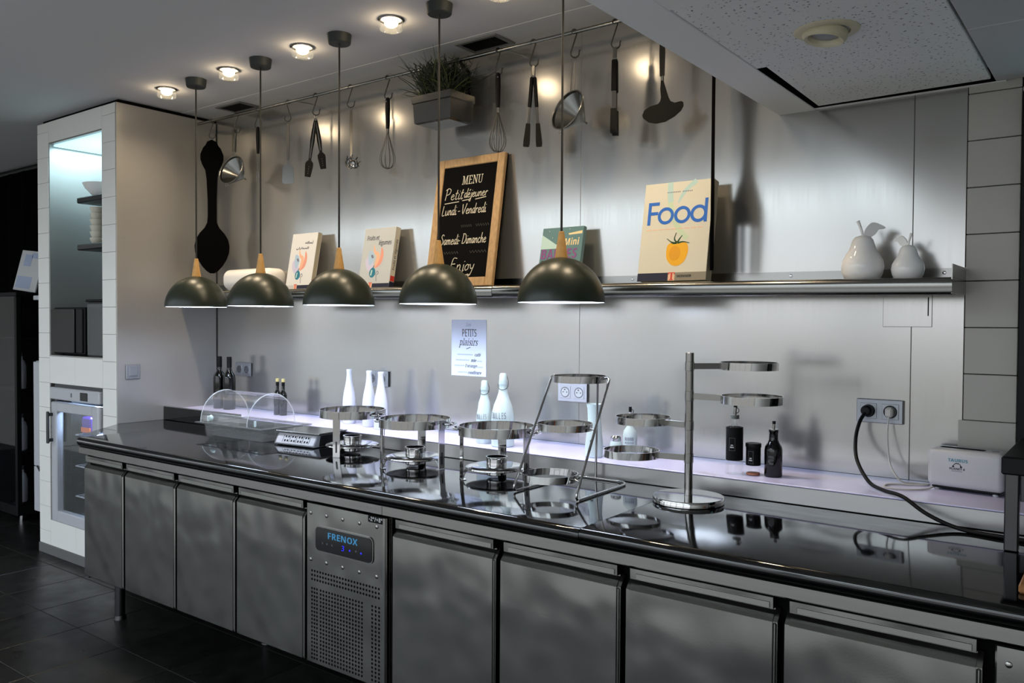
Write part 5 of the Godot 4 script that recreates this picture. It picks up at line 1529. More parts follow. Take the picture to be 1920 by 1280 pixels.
		for i in 6:
			var a := (i - 2.5) * 0.235 + 0.25
			letters.text(str[i], 0.037 * (0.85 if r < 1 else 1.0), Transform3D(Basis(Vector3.UP, a), Vector3(sin(a) * R, 0.135 * s, cos(a) * R)), 0.0, "Droid Sans", false, 0.5 * r)
		put(letters, "lettering", M["ink grey"], o)
	# glass vase
	var va := thing("glass_vase", "tall whitish glass vase with flared rim behind the three-tier wire stand", "vase", Vector3(-1.128, ly, 0.256))
	put(MB.new().lathe([Vector2(0, 0), Vector2(0.033, 0), Vector2(0.036, 0.004), Vector2(0.036, 0.05), Vector2(0.03, 0.1), Vector2(0.026, 0.15), Vector2(0.028, 0.19), Vector2(0.032, 0.21), Vector2(0.0305, 0.21), Vector2(0.0265, 0.19), Vector2(0.0245, 0.15), Vector2(0.028, 0.1), Vector2(0.034, 0.05), Vector2(0.033, 0.008), Vector2(0, 0.008)], 32), "vase_body", M["white glass"], va)
	put(MB.new().extr(rect(-0.004, 0.06, 0.006, 0.07), 0.0355, 0.0362, Transform3D(Basis(Vector3.UP, 0.2), Vector3.ZERO)), "sticker", M["ink"], va)
	# shaker
	var ja := thing("shaker_jar", "small glass shaker jar with metal lid between vase and white oil bottle", "jar", Vector3(-1.09, ly, 0.15))
	put(MB.new().lathe([Vector2(0, 0), Vector2(0.022, 0), Vector2(0.025, 0.004), Vector2(0.025, 0.045), Vector2(0.02, 0.056), Vector2(0, 0.056)], 24), "jar_body", M["white glass"], ja)
	put(MB.new().lathe([Vector2(0.0205, 0.054), Vector2(0.0215, 0.056), Vector2(0.021, 0.07), Vector2(0.016, 0.076), Vector2(0, 0.078)], 24), "lid", M["chrome"], ja)
	put(MB.new().extr(rect(-0.004, 0.02, 0.004, 0.03), 0.0248, 0.0254, Transform3D(Basis(Vector3.UP, 0.4), Vector3.ZERO)), "print", M["ink grey"], ja)
	# white oil bottle
	var oi := bottle("oil_bottle", "small white oil bottle with black pourer behind the lower rings", "oil and vinegar bottles", Vector3(-1.02, ly, 0.16), [[0, 0], [0.026, 0], [0.0285, 0.004], [0.0285, 0.088], [0.025, 0.104], [0.015, 0.118], [0.0105, 0.13], [0.0105, 0.16], [0, 0.16]], "white glass")
	put(MB.new().lathe([Vector2(0.0108, 0.158), Vector2(0.0108, 0.163), Vector2(0.006, 0.168), Vector2(0.0045, 0.182), Vector2(0, 0.182)], 16), "pourer", M["white plastic"], oi)
	put(MB.new().cyl(Vector3(0, 0.178, 0), Vector3(0, 0.198, 0), 0.0062, 12), "cap", M["black plastic"], oi)
	put(MB.new().tube(arc(Vector3(0.006, 0.18, 0), Vector3(1, 0, 0), Vector3(0, 1, 0), 0.009, -80, 100, 8), 0.0012, 5), "cap_strap", M["black plastic"], oi)
	var op := MB.new()
	for i in 5:
		var a := (i - 2) * 0.27 + 0.35
		op.extr(rect(-0.002, 0.066, 0.0025, 0.079), 0.0, 0.0006, Transform3D(Basis(Vector3.UP, a), Vector3(sin(a), 0, cos(a)) * 0.0284))
		op.extr(rect(-0.0015, 0.053, 0.002, 0.061), 0.0, 0.0006, Transform3D(Basis(Vector3.UP, a), Vector3(sin(a), 0, cos(a)) * 0.0284))
	put(op, "lettering", M["ink grey"], oi)
	# black sleeved dispenser
	var d1 := bottle("oil_dispenser", "tall glass oil dispenser with black sleeve and steel pourer", "", Vector3(-0.545, ly, 0.263), [[0, 0], [0.03, 0], [0.033, 0.004], [0.0305, 0.03], [0.0285, 0.05], [0.028, 0.163], [0.024, 0.17], [0.0125, 0.176], [0.0115, 0.2], [0.0145, 0.203], [0.0145, 0.207], [0, 0.207]], "clear glass")
	put(MB.new().lathe([Vector2(0.0285, 0.05), Vector2(0.0296, 0.05), Vector2(0.0296, 0.166), Vector2(0.0285, 0.166)], 36), "sleeve", M["black silicone"], d1)
	put(MB.new().cyl(Vector3(0, 0.195, 0), Vector3(0, 0.209, 0), 0.0155, 18), "stopper", M["grey plastic"], d1)
	put(MB.new().cyl(Vector3(0, 0.207, 0), Vector3(0.002, 0.24, 0), 0.0062, 14, 0.0052), "spout", M["satin steel"], d1)
	put(MB.new().cyl(Vector3(0.002, 0.236, 0), Vector3(0.002, 0.247, 0), 0.0065, 12), "cap", M["black plastic"], d1)
	put(MB.new().tube(arc(Vector3(0.005, 0.225, 0), Vector3(1, 0, 0), Vector3(0, 1, 0), 0.01, -85, 90, 8), 0.0013, 5), "cap_strap", M["black plastic"], d1)
	var lab := func(o: Node3D, R: float, y0: float, y1: float, a0: float) -> void:
		var fr := MB.new()
		for i in 9:
			var a := a0 + (i - 4) * 0.085
			var t := Transform3D(Basis(Vector3.UP, a), Vector3(sin(a), 0, cos(a)) * R)
			fr.extr(rect(-0.0014, y1 - 0.0012, 0.0014, y1), 0, 0.0005, t).extr(rect(-0.0014, y0, 0.0014, y0 + 0.0012), 0, 0.0005, t)
			if i == 0 or i == 8:
				fr.extr(rect(-0.0006, y0, 0.0006, y1), 0, 0.0005, t)
		put(fr, "label_frame", M["label grey"], o)
		var wr := MB.new()
		for r in [[0.38, 4], [0.22, 6]]:
			for i in r[1]:
				var a: float = a0 + (i - r[1] / 2.0 + 0.3) * 0.075
				wr.extr(rect(-0.0009, lerpf(y0, y1, r[0]), 0.0009, lerpf(y0, y1, r[0]) + 0.004), 0, 0.0005, Transform3D(Basis(Vector3.UP, a), Vector3(sin(a), 0, cos(a)) * R))
		put(wr, "label_lettering", M["label white"], o)
	lab.call(d1, 0.0297, 0.085, 0.13, 0.1)
	var d2 := thing("spice_jar", "short glass jar with black sleeve and lid, between the two dark bottles", "jar", Vector3(-0.484, ly, 0.242))
	put(MB.new().lathe([Vector2(0, 0), Vector2(0.025, 0), Vector2(0.027, 0.004), Vector2(0.0245, 0.034), Vector2(0.024, 0.1), Vector2(0, 0.1)], 32), "jar_body", M["clear glass"], d2)
	put(MB.new().lathe([Vector2(0, 0.002), Vector2(0.0235, 0.002), Vector2(0.0225, 0.008), Vector2(0, 0.009)], 24), "spice", M["bread crust"], d2)
	put(MB.new().lathe([Vector2(0.0245, 0.035), Vector2(0.0252, 0.035), Vector2(0.0252, 0.1), Vector2(0.0245, 0.1)], 32), "sleeve", M["black silicone"], d2)
	put(MB.new().lathe([Vector2(0.0265, 0.098), Vector2(0.0272, 0.1), Vector2(0.0272, 0.11), Vector2(0.026, 0.112), Vector2(0, 0.112)], 32), "lid", M["black plastic"], d2)
	lab.call(d2, 0.0253, 0.042, 0.086, 0.0)
	var d3 := bottle("vinegar_bottle", "black glazed vinegar bottle with steel pourer, right of the spice jar", "", Vector3(-0.418, ly, 0.227), [[0, 0], [0.028, 0], [0.0305, 0.004], [0.0305, 0.09], [0.0285, 0.104], [0.019, 0.12], [0.0155, 0.128], [0.015, 0.152], [0.0165, 0.155], [0.0165, 0.162], [0, 0.162]], "black glaze")
	put(MB.new().cyl(Vector3(0, 0.16, 0), Vector3(0, 0.165, 0), 0.0165, 20), "collar", M["satin steel"], d3)
	put(MB.new().cyl(Vector3(0, 0.164, 0), Vector3(0.001, 0.188, 0), 0.005, 12, 0.0042), "spout", M["satin steel"], d3)
	put(MB.new().cyl(Vector3(0.001, 0.183, 0), Vector3(0.001, 0.193, 0), 0.0058, 12), "cap", M["black plastic"], d3)
	var pr3 := MB.new()
	for i in 6:
		for j in 3:
			var a := (i - 3) * 0.085 + 0.15
			pr3.extr(rect(-0.001, 0.045 + j * 0.012, 0.0011, 0.051 + j * 0.012), 0, 0.0004, Transform3D(Basis(Vector3.UP, a), Vector3(sin(a), 0, cos(a)) * 0.0306))
	put(pr3, "print", M["label grey"], d3)
	# toaster
	var to := thing("toaster", "white long-slot toaster standing on the ledge at the right", "toaster", Vector3(0.166, ly, 0.083), deg_to_rad(-8.0))
	put(MB.new().dome_box(0.222, 0.122, 0.112, xf(Vector3(0, 0.073, 0)), 0.018, 5), "casing", M["white plastic"], to)
	put(MB.new().slab(-0.098, 0.098, 0.006, 0.016, -0.046, 0.046, 0.003), "base", M["black plastic"], to)
	for sx in [-0.085, 0.085]:
		for sz in [-0.035, 0.035]:
			put(MB.new().cyl(Vector3(sx, 0, sz), Vector3(sx, 0.012, sz), 0.009, 12), "foot", M["white plastic"], to)
	put(MB.new().slab(-0.085, 0.045, 0.1335, 0.1346, -0.012, 0.016, 0.0004), "slot", M["black void"], to)
	put(MB.new().slab(0.065, 0.085, 0.1337, 0.1348, 0.0, 0.006, 0.0004), "control_mark", M["label grey"], to)
	put(MB.new().slab(0.11, 0.122, 0.08, 0.092, -0.014, 0.014, 0.003), "lever", M["black plastic"], to)
	put(MB.new().text("TAURUS", 0.0135, xf(Vector3(-0.018, 0.101, 0.0561)), 0.0, "Droid Sans", true, 1.15), "logo_lettering", M["teal print"], to)
	var ic := MB.new()
	ic.extr(strip(c2([Vector2(-0.031, 0.08), Vector2(-0.029, 0.0885), Vector2(-0.02, 0.0925), Vector2(-0.011, 0.0885), Vector2(-0.009, 0.08)], 4), 0.0016), 0.0558, 0.0564)
	ic.extr(rect(-0.025, 0.0905, -0.015, 0.0935), 0.0558, 0.0564).extr(rect(-0.0345, 0.079, -0.0285, 0.0845), 0.0558, 0.0564).extr(rect(-0.0115, 0.079, -0.0055, 0.0845), 0.0558, 0.0564)
	ic.text("PLANET 4", 0.0092, xf(Vector3(-0.02, 0.0745, 0.0561)), 0.0, "Droid Sans", true, 1.1)
	put(ic, "emblem", M["ink"], to)
	var il := MB.new()
	for i in 9:
		il.extr(rect(-0.036 + i * 0.0036, 0.066, -0.0335 + i * 0.0036, 0.0685), 0.0558, 0.0563)
	put(il, "faint_lettering", M["ink grey"], to)
	# plugs and cables
	var pb := thing("black_power_cable", "thick black power cable from the wall plug over the ledge to the worktop", "cable", Vector3.ZERO)
	put(MB.new().lathe([Vector2(0, 0.036), Vector2(0.012, 0.034), Vector2(0.019, 0.026), Vector2(0.02, 0.0), Vector2(0, 0.0)], 24, Transform3D(Basis(Vector3(1, 0, 0), Vector3(0, 0, 1), Vector3(0, -1, 0)), Vector3(-0.16, 1.196, 0.0135))), "plug", M["black plastic"], pb)
	var bc := [Vector3(-0.162, 1.19, 0.042), Vector3(-0.173, 1.16, 0.07), Vector3(-0.178, 1.104, 0.1), Vector3(-0.16, 1.039, 0.15), Vector3(-0.105, 0.983, 0.22), Vector3(-0.042, 0.975, 0.3), Vector3(0.025, 0.972, 0.352), Vector3(0.1, 0.935, 0.385), Vector3(0.19, 0.908, 0.4), Vector3(0.3, 0.906, 0.42), Vector3(0.48, 0.906, 0.44)]
	put(MB.new().tube(curve(bc, 8), 0.0062, 10), "cord", M["black plastic"], pb)
	var pw := thing("white_toaster_cable", "thin white cable from the wall plug to the toaster, looped on the ledge", "cable", Vector3.ZERO)
	put(MB.new().box(Vector3(-0.088, 1.194, 0.026), Vector3(0.024, 0.034, 0.03), 0.006), "plug", M["cable white"], pw)
	var cw := [Vector3(-0.088, 1.18, 0.035), Vector3(-0.088, 1.128, 0.05), Vector3(-0.081, 1.076, 0.07), Vector3(-0.067, 1.02, 0.09), Vector3(-0.035, 0.975, 0.095), Vector3(0.0, 0.9675, 0.07), Vector3(0.045, 0.9675, 0.06), Vector3(0.03, 0.9675, 0.09), Vector3(-0.05, 0.9675, 0.13), Vector3(-0.066, 0.9675, 0.17), Vector3(-0.05, 0.9675, 0.21), Vector3(0.01, 0.9675, 0.2), Vector3(0.055, 0.9675, 0.15), Vector3(0.07, 0.9725, 0.1)]
	put(MB.new().tube(curve(cw, 7), 0.0028, 8), "cord", M["cable white"], pw)


# handwriting: pen strokes of each letter, x-height 1, as used on the chalkboard
const PEN := {
	"P": [1.5, [[0.2, 0], [0.35, 2.1]], [[0.0, 1.9], [0.6, 2.25], [1.2, 1.9], [1.0, 1.2], [0.3, 1.0]]],
	"e": [0.95, [[0.05, 0.5], [0.7, 0.65], [0.55, 1.0], [0.2, 0.8], [0.15, 0.25], [0.45, 0.0], [0.9, 0.25]]],
	"t": [0.75, [[0.45, 1.8], [0.25, 0.3], [0.4, 0.0], [0.7, 0.2]], [[0.05, 1.15], [0.75, 1.2]]],
	"i": [0.55, [[0.25, 1.0], [0.2, 0.2], [0.35, 0.0], [0.55, 0.2]], [[0.33, 1.45], [0.38, 1.55]]],
	"d": [1.0, [[0.75, 0.9], [0.35, 1.0], [0.1, 0.5], [0.3, 0.0], [0.7, 0.5], [0.95, 2.0]], [[0.85, 1.2], [0.72, 0.2], [0.85, 0.0], [1.0, 0.15]]],
	"\u00e9": [0.95, [[0.05, 0.5], [0.7, 0.65], [0.55, 1.0], [0.2, 0.8], [0.15, 0.25], [0.45, 0.0], [0.9, 0.25]], [[0.45, 1.4], [0.75, 1.75]]],
	"j": [0.55, [[0.35, 1.0], [0.25, -0.6], [0.0, -0.9], [-0.15, -0.6], [0.5, 0.1]], [[0.4, 1.4], [0.45, 1.5]]],
	"u": [1.05, [[0.1, 1.0], [0.1, 0.25], [0.35, 0.0], [0.7, 0.35], [0.8, 1.0]], [[0.8, 1.0], [0.78, 0.2], [1.05, 0.1]]],
	"n": [1.0, [[0.1, 0.0], [0.15, 1.0]], [[0.15, 0.6], [0.5, 1.0], [0.7, 0.7], [0.7, 0.1], [0.95, 0.1]]],
	"r": [0.8, [[0.1, 0.0], [0.2, 1.0]], [[0.2, 0.65], [0.5, 1.0], [0.75, 0.85]]],
	"L": [1.1, [[0.3, 2.0], [0.15, 0.1], [0.9, 0.1]]],
	"V": [1.25, [[0.0, 2.0], [0.4, 0.0], [1.2, 2.1]]],
	"S": [1.1, [[0.95, 1.8], [0.5, 2.1], [0.15, 1.6], [0.8, 0.8], [0.6, 0.05], [0.0, 0.25]]],
	"a": [0.95, [[0.7, 0.9], [0.3, 1.0], [0.1, 0.4], [0.35, 0.0], [0.7, 0.6]], [[0.75, 1.0], [0.68, 0.2], [0.95, 0.1]]],
	"m": [1.4, [[0.1, 0.0], [0.15, 1.0]], [[0.15, 0.6], [0.45, 1.0], [0.6, 0.6], [0.6, 0.0]], [[0.6, 0.6], [0.95, 1.0], [1.1, 0.6], [1.1, 0.1], [1.35, 0.1]]],
	"D": [1.4, [[0.3, 2.0], [0.15, 0.05]], [[0.1, 2.0], [0.9, 1.9], [1.25, 1.1], [0.9, 0.2], [0.1, 0.05]]],
	"c": [0.85, [[0.7, 0.85], [0.4, 1.0], [0.1, 0.5], [0.35, 0.0], [0.8, 0.2]]],
	"h": [1.0, [[0.3, 2.0], [0.1, 0.0]], [[0.18, 0.6], [0.5, 1.0], [0.7, 0.7], [0.7, 0.1], [0.95, 0.1]]],
	"E": [1.2, [[1.0, 2.0], [0.25, 1.95], [0.1, 0.05], [0.95, 0.1]], [[0.2, 1.1], [0.8, 1.15]]],
	"o": [0.95, [[0.5, 1.0], [0.15, 0.6], [0.3, 0.05], [0.75, 0.3], [0.7, 0.85], [0.45, 1.0], [0.95, 0.85]]],
	"y": [0.95, [[0.1, 1.0], [0.3, 0.3], [0.6, 0.4]], [[0.85, 1.0], [0.5, -0.4], [0.1, -0.9], [-0.1, -0.5]]],
	"-": [0.9, [[0.1, 0.6], [0.7, 0.65]]],
	" ": [0.45],
}


func chalk(mb: MB, s: String, size: float, x: float, y: float, z: float, wide: float) -> void:
	for c in s:
		var g: Array = PEN[c]
		for k in range(1, g.size()):
			var v := []
			for q in g[k]:
				v.append(Vector2(x + (q[0] + q[1] * 0.12) * size * wide, y + q[1] * size))
			mb.ribbon(c2(v, 4) if v.size() > 2 else v, 0.0033, z - 0.0003, z + 0.0004)
		x += g[0] * size * wide


func worktop_goods() -> void:
	var wy := 0.9005
	var turn := 0.6456
	# ring stands with burners
	var labels := ["polished steel ring stand with burner, leftmost, next to the scale", "polished steel ring stand with burner, middle one of the three", "polished steel ring stand with burner, right one beside the three-tier wire stand"]
	var spots := [[-2.248, 0.515, 12.0, -32.0], [-1.786, 0.59, -35.0, -18.0], [-1.373, 0.571, -38.0, -20.0]]
	for n in 3:
		var s = spots[n]
		var o := thing("ring_stand", labels[n], "stand", Vector3(s[0], wy, s[1]), turn, "round chafing stands with burners")
		put(MB.new().lathe([Vector2(0.1435, 0.165), Vector2(0.147, 0.165), Vector2(0.147, 0.2), Vector2(0.1435, 0.2), Vector2(0.1435, 0.165)], 72), "ring", M["chrome"], o)
		for k in 3:
			var a := deg_to_rad(s[2] + 120.0 * k)
			var t := Transform3D(Basis(Vector3.UP, a), Vector3.ZERO)
			var lg := put(MB.new().extr([Vector2(0.1405, 0.0), Vector2(0.144, 0.0), Vector2(0.144, 0.166), Vector2(0.1405, 0.166)], -0.017, 0.017, t).extr([Vector2(0.1475, 0.165), Vector2(0.1495, 0.165), Vector2(0.1495, 0.197), Vector2(0.1475, 0.197)], -0.014, 0.014, t), "leg", M["chrome"], o)
			put(MB.new().slab(0.128, 0.146, 0.0, 0.003, -0.017, 0.017, 0.0005), "foot_plate", M["chrome"], lg).rotation.y = a
			put(MB.new().extr(rounded(0.008, 0.05, 0.0039, 4), 0.0, 0.0008, Transform3D(t.basis * Basis(Vector3.UP, PI / 2), t * Vector3(0.1441, 0.045, 0))), "slot", M["dark steel"], lg)
			# strap from the foot to the burner dish
			var sp := []
			for q in [[0.139, 0.004], [0.134, 0.02], [0.124, 0.034], [0.108, 0.04]]:
				sp.append(Vector2(q[0], q[1]))
			put(MB.new().extr(strip(c2(sp, 4), 0.0025), -0.012, 0.012, t), "dish_strap", M["chrome"], o)
		put(MB.new().lathe([Vector2(0.04, 0.037), Vector2(0.085, 0.036), Vector2(0.112, 0.034), Vector2(0.12, 0.037), Vector2(0.119, 0.042), Vector2(0.11, 0.046), Vector2(0.085, 0.05), Vector2(0.04, 0.05), Vector2(0.04, 0.037)], 56, Transform3D.IDENTITY, 50.0), "burner_dish", M["chrome"], o)
		var cu := put(MB.new().lathe([Vector2(0, 0.008), Vector2(0.036, 0.008), Vector2(0.0395, 0.012), Vector2(0.0395, 0.073), Vector2(0.0425, 0.076), Vector2(0.0425, 0.08), Vector2(0.037, 0.08), Vector2(0.037, 0.04), Vector2(0, 0.04)], 40), "burner_cup", M["chrome"], o)
		put(MB.new().lathe([Vector2(0, 0.04), Vector2(0.0365, 0.04), Vector2(0.0365, 0.05), Vector2(0, 0.052)], 32), "burner_fill", M["black void"], cu)
		for hs in [0.0, 180.0]:
			var a := deg_to_rad(s[3] + hs)
			var t := Transform3D(Basis(Vector3.UP, a), Vector3.ZERO)
			var hd := MB.new()
			hd.tube(curve([t * Vector3(0.147, 0.182, -0.035), t * Vector3(0.163, 0.182, -0.032), t * Vector3(0.17, 0.182, -0.02), t * Vector3(0.171, 0.182, 0.0), t * Vector3(0.17, 0.182, 0.02), t * Vector3(0.163, 0.182, 0.032), t * Vector3(0.147, 0.182, 0.035)], 4), 0.004, 8)
			hd.lathe([Vector2(0, -0.022), Vector2(0.006, -0.021), Vector2(0.0085, -0.008), Vector2(0.0085, 0.008), Vector2(0.006, 0.021), Vector2(0, 0.022)], 14, t * Transform3D(Basis(Vector3(1, 0, 0), Vector3(0, 0, 1), Vector3(0, -1, 0)), Vector3(0.171, 0.182, 0)))
			put(hd, "handle", M["chrome"], o)
	# three-tier wire stand
	var ws := thing("wire_stand", "three-tier chrome wire stand with rings stepping down to the front", "stand", Vector3(-1.02, wy, 0.55))
	var r := 0.0046
	var wire := MB.new()
	var base := [Vector3(-0.128, 0.0055, 0.2), Vector3(-0.127, 0.0048, 0.185), Vector3(-0.125, 0.0048, -0.08)]
	base.append_array(arc(Vector3(-0.065, 0.0048, -0.12), Vector3(-1, 0, 0), Vector3(0, 0, -1), 0.06, 10, 90, 6))
	base.append_array(arc(Vector3(0.06, 0.0048, -0.12), Vector3(0, 0, -1), Vector3(1, 0, 0), 0.06, 0, 80, 6))
	base.append_array([Vector3(0.123, 0.0048, -0.08), Vector3(0.13, 0.0048, 0.185), Vector3(0.131, 0.0055, 0.2)])
	put(wire.tube(base, r, 10), "base_wire", M["chrome"], ws)
	for s in [-1, 1]:
		var sx: float = s * 0.1295
		var pts := [Vector3(sx, 0.0055, 0.2), Vector3(sx, 0.014, 0.2075), Vector3(sx, 0.026, 0.204)]
		pts.append_array([Vector3(sx * 0.95, 0.38, -0.005), Vector3(sx * 0.94, 0.396, -0.014), Vector3(sx * 0.88, 0.4, -0.02), Vector3(s * 0.098, 0.398, -0.02)])
		put(MB.new().tube(pts, r, 10), "side_wire", M["chrome"], ws)
	put(MB.new().tube([Vector3(-0.03, 0.0048, -0.18), Vector3(-0.03, 0.38, -0.188), Vector3(-0.028, 0.392, -0.18), Vector3(-0.02, 0.396, -0.11)], r, 10), "back_wire", M["chrome"], ws)
	for q in [[0.393, -0.013], [0.23, 0.08], [0.066, 0.174]]:
		var t := Transform3D(Basis.IDENTITY, Vector3(0, q[0] - 0.012, q[1]))
		var rg := put(MB.new().lathe([Vector2(0.094, 0.0), Vector2(0.097, 0.0), Vector2(0.097, 0.024), Vector2(0.094, 0.024), Vector2(0.094, 0.0)], 60, t), "ring", M["chrome"], ws)
		if q[0] < 0.3:
			for s in [-1, 1]:
				put(MB.new().cyl(t * Vector3(s * 0.096, 0.012, 0), t * Vector3(s * 0.126, 0.008, 0.004), 0.0035, 8), "ring_lug", M["chrome"], rg)
	# four-ring stand
	var fs := thing("four_ring_stand", "tall chrome display stand with four swivel rings on one pole", "stand", Vector3(-0.60, wy, 0.52), turn)
	put(MB.new().lathe([Vector2(0, 0), Vector2(0.116, 0), Vector2(0.118, 0.002), Vector2(0.118, 0.018), Vector2(0.116, 0.021), Vector2(0.05, 0.0225), Vector2(0, 0.0225)], 64), "base_disc", M["chrome"], fs)
	put(MB.new().cyl(Vector3(0, 0.022, 0), Vector3(0, 0.498, 0), 0.0138, 28, -1.0, 0.001), "pole", M["pole steel"], fs)
	for q in [[0.205, 0.03, 0.453], [0.17, -0.13, 0.354], [-0.13, 0.15, 0.256], [-0.177, 0.1, 0.147]]:
		var c := Vector3(q[0], q[2], -q[1])
		var t := Transform3D(Basis.IDENTITY, c - Vector3(0, 0.0125, 0))
		var rg := put(MB.new().lathe([Vector2(0.0935, 0.0), Vector2(0.0965, 0.0), Vector2(0.0965, 0.025), Vector2(0.0935, 0.025), Vector2(0.0935, 0.0)], 60, t), "ring", M["chrome"], fs)
		var d := Vector3(q[0], 0, -q[1])
		var far := d.length() - 0.0955
		put(MB.new().box(Vector3((far + 0.01) / 2, 0, 0), Vector3(far - 0.01, 0.02, 0.004), 0.0005, Transform3D(Basis(Vector3.UP, atan2(q[1], q[0])), Vector3(0, q[2], 0))), "arm", M["satin steel"], rg)
		put(MB.new().lathe([Vector2(0.0138, -0.016), Vector2(0.0152, -0.015), Vector2(0.0152, 0.015), Vector2(0.0138, 0.016)], 24, Transform3D(Basis.IDENTITY, Vector3(0, q[2], 0))), "collar", M["satin steel"], rg)
	# kitchen scale
	var sc := thing("kitchen_scale", "flat white kitchen scale with slanted key panel beside the acrylic dome", "scale", Vector3(-2.615, wy, 0.445), deg_to_rad(6.0))
	var side := Basis(Vector3(0, 0, 1), Vector3(0, 1, 0), Vector3(-1, 0, 0))
	put(MB.new().extr([Vector2(-0.095, 0.004), Vector2(0.118, 0.004), Vector2(0.12, 0.008), Vector2(0.088, 0.058), Vector2(-0.095, 0.058)], -0.13, 0.13, Transform3D(side, Vector3.ZERO)), "body", M["aluminium plate"], sc)
	put(MB.new().extr([Vector2(-0.09, 0.006), Vector2(0.085, 0.006), Vector2(0.075, 0.056), Vector2(-0.09, 0.056)], -0.1315, 0.1315, Transform3D(side, Vector3.ZERO)), "side_cover", M["black plastic"], sc)
	put(MB.new().slab(-0.142, 0.142, 0.061, 0.068, -0.1, 0.1, 0.003), "weighing_plate", M["satin steel"], sc)
	put(MB.new().slab(-0.05, 0.05, 0.056, 0.062, -0.05, 0.05), "plate_support", M["black plastic"], sc)
	for sx in [-0.11, 0.11]:
		for sz in [-0.075, 0.1]:
			put(MB.new().cyl(Vector3(sx, 0, sz), Vector3(sx, 0.006, sz), 0.012, 12), "foot", M["black plastic"], sc)
	var st := Transform3D(Basis.from_euler(Vector3(-atan2(0.032, 0.05), 0, 0)), Vector3(0, 0.033, 0.1045))
	put(MB.new().box(Vector3(0, 0, 0.0002), Vector3(0.246, 0.052, 0.0016), 0.0005, st), "key_panel", M["white plastic"], sc)
	for g in 4:
		for i in 2:
			for j in 2:
				put(MB.new().box(Vector3(-0.057 + g * 0.043 + i * 0.017 - 0.01, (j - 0.5) * 0.021, 0.0016), Vector3(0.0085, 0.0095, 0.0015), 0.0004, st), "key", M["black plastic"], sc)
	for g in 5:
		put(MB.new().box(Vector3(-0.082 + g * 0.043, 0.0, 0.0014), Vector3(0.0016, 0.038, 0.001), 0.0, st), "divider_line", M["black plastic"], sc)
	# bread dome
	var dm := thing("bread_dome", "clear acrylic roll-top bread dome on a ribbed cloudy tray", "dome", Vector3(-3.045, wy, 0.474), deg_to_rad(1.0))
	var rim := func(hw: float, hd: float, y: float) -> Array:
		return [Vector3(-hw, y, -hd), Vector3(-hw, y, hd), Vector3(hw, y, hd), Vector3(hw, y, -hd)]
	var tr := MB.new()
	var lv := [[0.205, 0.098, 0.0], [0.21, 0.1, 0.004], [0.219, 0.104, 0.022], [0.226, 0.108, 0.024], [0.234, 0.112, 0.043], [0.241, 0.116, 0.045], [0.248, 0.12, 0.064], [0.255, 0.124, 0.066]]
	for j in lv.size() - 1:
		var A: Array = rim.call(lv[j][0], lv[j][1], lv[j][2])
		var B: Array = rim.call(lv[j + 1][0], lv[j + 1][1], lv[j + 1][2])
		tr.flat()
		for k in 4:
			tr.quad(A[k], A[(k + 1) % 4], B[(k + 1) % 4], B[k])
	tr.face(rim.call(0.205, 0.098, 0.0), Vector3(0, 0.05, 0))
	put(tr, "ribbed_tray", M["cloudy acrylic"], dm)
	var fg := MB.new()
	fg.slab(-0.272, 0.272, 0.067, 0.0725, 0.14, 0.16, 0.002).slab(-0.272, 0.272, 0.067, 0.0725, -0.16, -0.14, 0.002).slab(-0.272, -0.25, 0.067, 0.0725, -0.14, 0.14, 0.002).slab(0.25, 0.272, 0.067, 0.0725, -0.14, 0.14, 0.002)
	put(fg, "flange", M["cloudy acrylic"], dm)
	var sh := MB.new()
	sh.smooth()
	var n := 24
	for i in n:
		var a := PI * i / n
		var b := PI * (i + 1) / n
		var pa := Vector3(0, 0.0725 + 0.157 * sin(a), 0.147 * cos(a))
		var pb := Vector3(0, 0.0725 + 0.157 * sin(b), 0.147 * cos(b))
		var L := Vector3(-0.235, 0, 0)
		var R := Vector3(0.15, 0, 0)
		sh.quad(pa + L, pa + R, pb + R, pb + L)
	sh.flat()
	for s in [-0.94, 0.6]:
		for i in n:
			var a := PI * i / n
			var b := PI * (i + 1) / n
			var pa := Vector3(s * 0.25, 0.0725 + 0.157 * sin(a), 0.147 * cos(a))
			var pb := Vector3(s * 0.25, 0.0725 + 0.157 * sin(b), 0.147 * cos(b))
			sh.face([Vector3(s * 0.25, 0.0725, 0), pa, pb], Vector3(-0.05, 0.1, 0))
	put(sh, "roll_top_lid", M["clear acrylic"], dm)
	for s in [-0.94, 0.6]:
		var e := []
		for i in n + 1:
			var a := PI * i / n
			e.append(Vector3(s * 0.25, 0.0725 + 0.157 * sin(a), 0.147 * cos(a)))
		put(MB.new().tube(e, 0.0028, 6), "lid_edge", M["acrylic edge"], dm)
		put(MB.new().box(Vector3(s * 0.252, 0.085, 0.1), Vector3(0.006, 0.03, 0.014), 0.002), "hinge_tab", M["white glass"], dm)
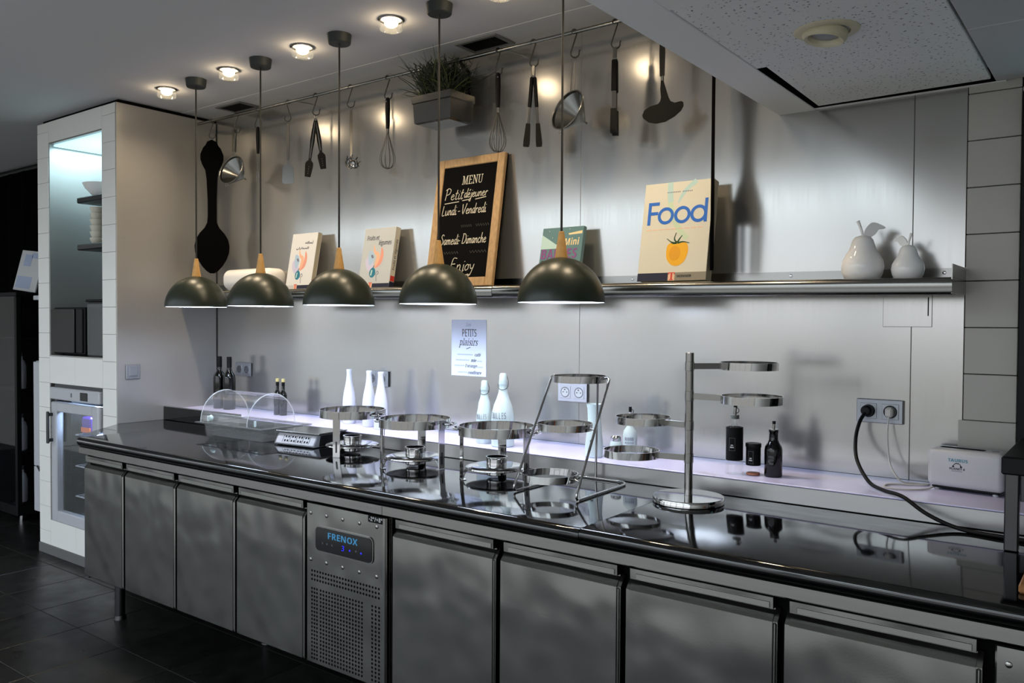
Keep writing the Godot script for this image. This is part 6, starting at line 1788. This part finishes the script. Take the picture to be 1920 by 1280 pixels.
	put(MB.new().lathe([Vector2(0, 0), Vector2(0.006, 0.0), Vector2(0.018, 0.012), Vector2(0.013, 0.022), Vector2(0, 0.026)], 8, Transform3D(Basis(Vector3(1, 0, 0), Vector3(0, 0, 1), Vector3(0, -1, 0)), Vector3(-0.13, 0.1, 0.145)), 5.0), "crystal_knob", M["white glass"], dm)
	# raised steel table at the right end, boards under it
	var tb := thing("raised_steel_table", "dark edged steel table standing on the worktop at the right edge", "table", Vector3(0.31, wy, 0.55))
	put(MB.new().slab(-0.002, 1.0, 0.205, 0.252, -0.42, 0.03, 0.004), "table_top", M["black plastic"], tb)
	for lx in [0.004, 0.94]:
		for lz in [-0.4, -0.01]:
			put(MB.new().slab(lx, lx + 0.033, 0.0, 0.205, lz - 0.016, lz + 0.016, 0.003), "leg", M["dark steel"], tb)
	var cb := thing("cutting_board", "small wooden board with a bread crust, cut off by the right edge of the picture", "board", Vector3(0.62, wy, 0.80))
	put(MB.new().slab(-0.235, 0.3, 0.0, 0.02, -0.12, 0.14, 0.004), "board", M["board wood"], cb)
	var br := thing("bread_piece", "brown bread crust lying on the wooden board at the right edge", "bread", Vector3(0.47, wy + 0.0205, 0.8), 0.2)
	put(MB.new().dome_box(0.16, 0.05, 0.1, xf(Vector3(0, 0.025, 0)), 0.024, 5), "loaf", M["bread crust"], br)
	put(MB.new().dome_box(0.1, 0.01, 0.05, xf(Vector3(0, 0.048, 0)), 0.0049, 3), "crust_top", M["pale wood"], br)
	# dark unit on the wall at the right edge
	var du := thing("dark_wall_unit", "black framed wall unit with pale lit panel at the right edge of the picture", "cabinet", Vector3(0.60, 0.965, 0.0))
	put(MB.new().slab(-0.311, 0.4, 0.0, 1.26, 0.006, 0.05, 0.003), "frame", M["black plastic"], du)
	put(MB.new().slab(-0.294, 0.38, 0.74, 1.24, 0.049, 0.053, 0.001), "lit_panel", M["cold panel"], du)
	put(MB.new().slab(-0.294, 0.38, 0.69, 0.735, 0.049, 0.056, 0.002), "cross_bar", M["aluminium plate"], du)
	put(MB.new().slab(-0.29, 0.38, 0.46, 0.475, 0.049, 0.06, 0.002), "shelf_edge", M["satin steel"], du)
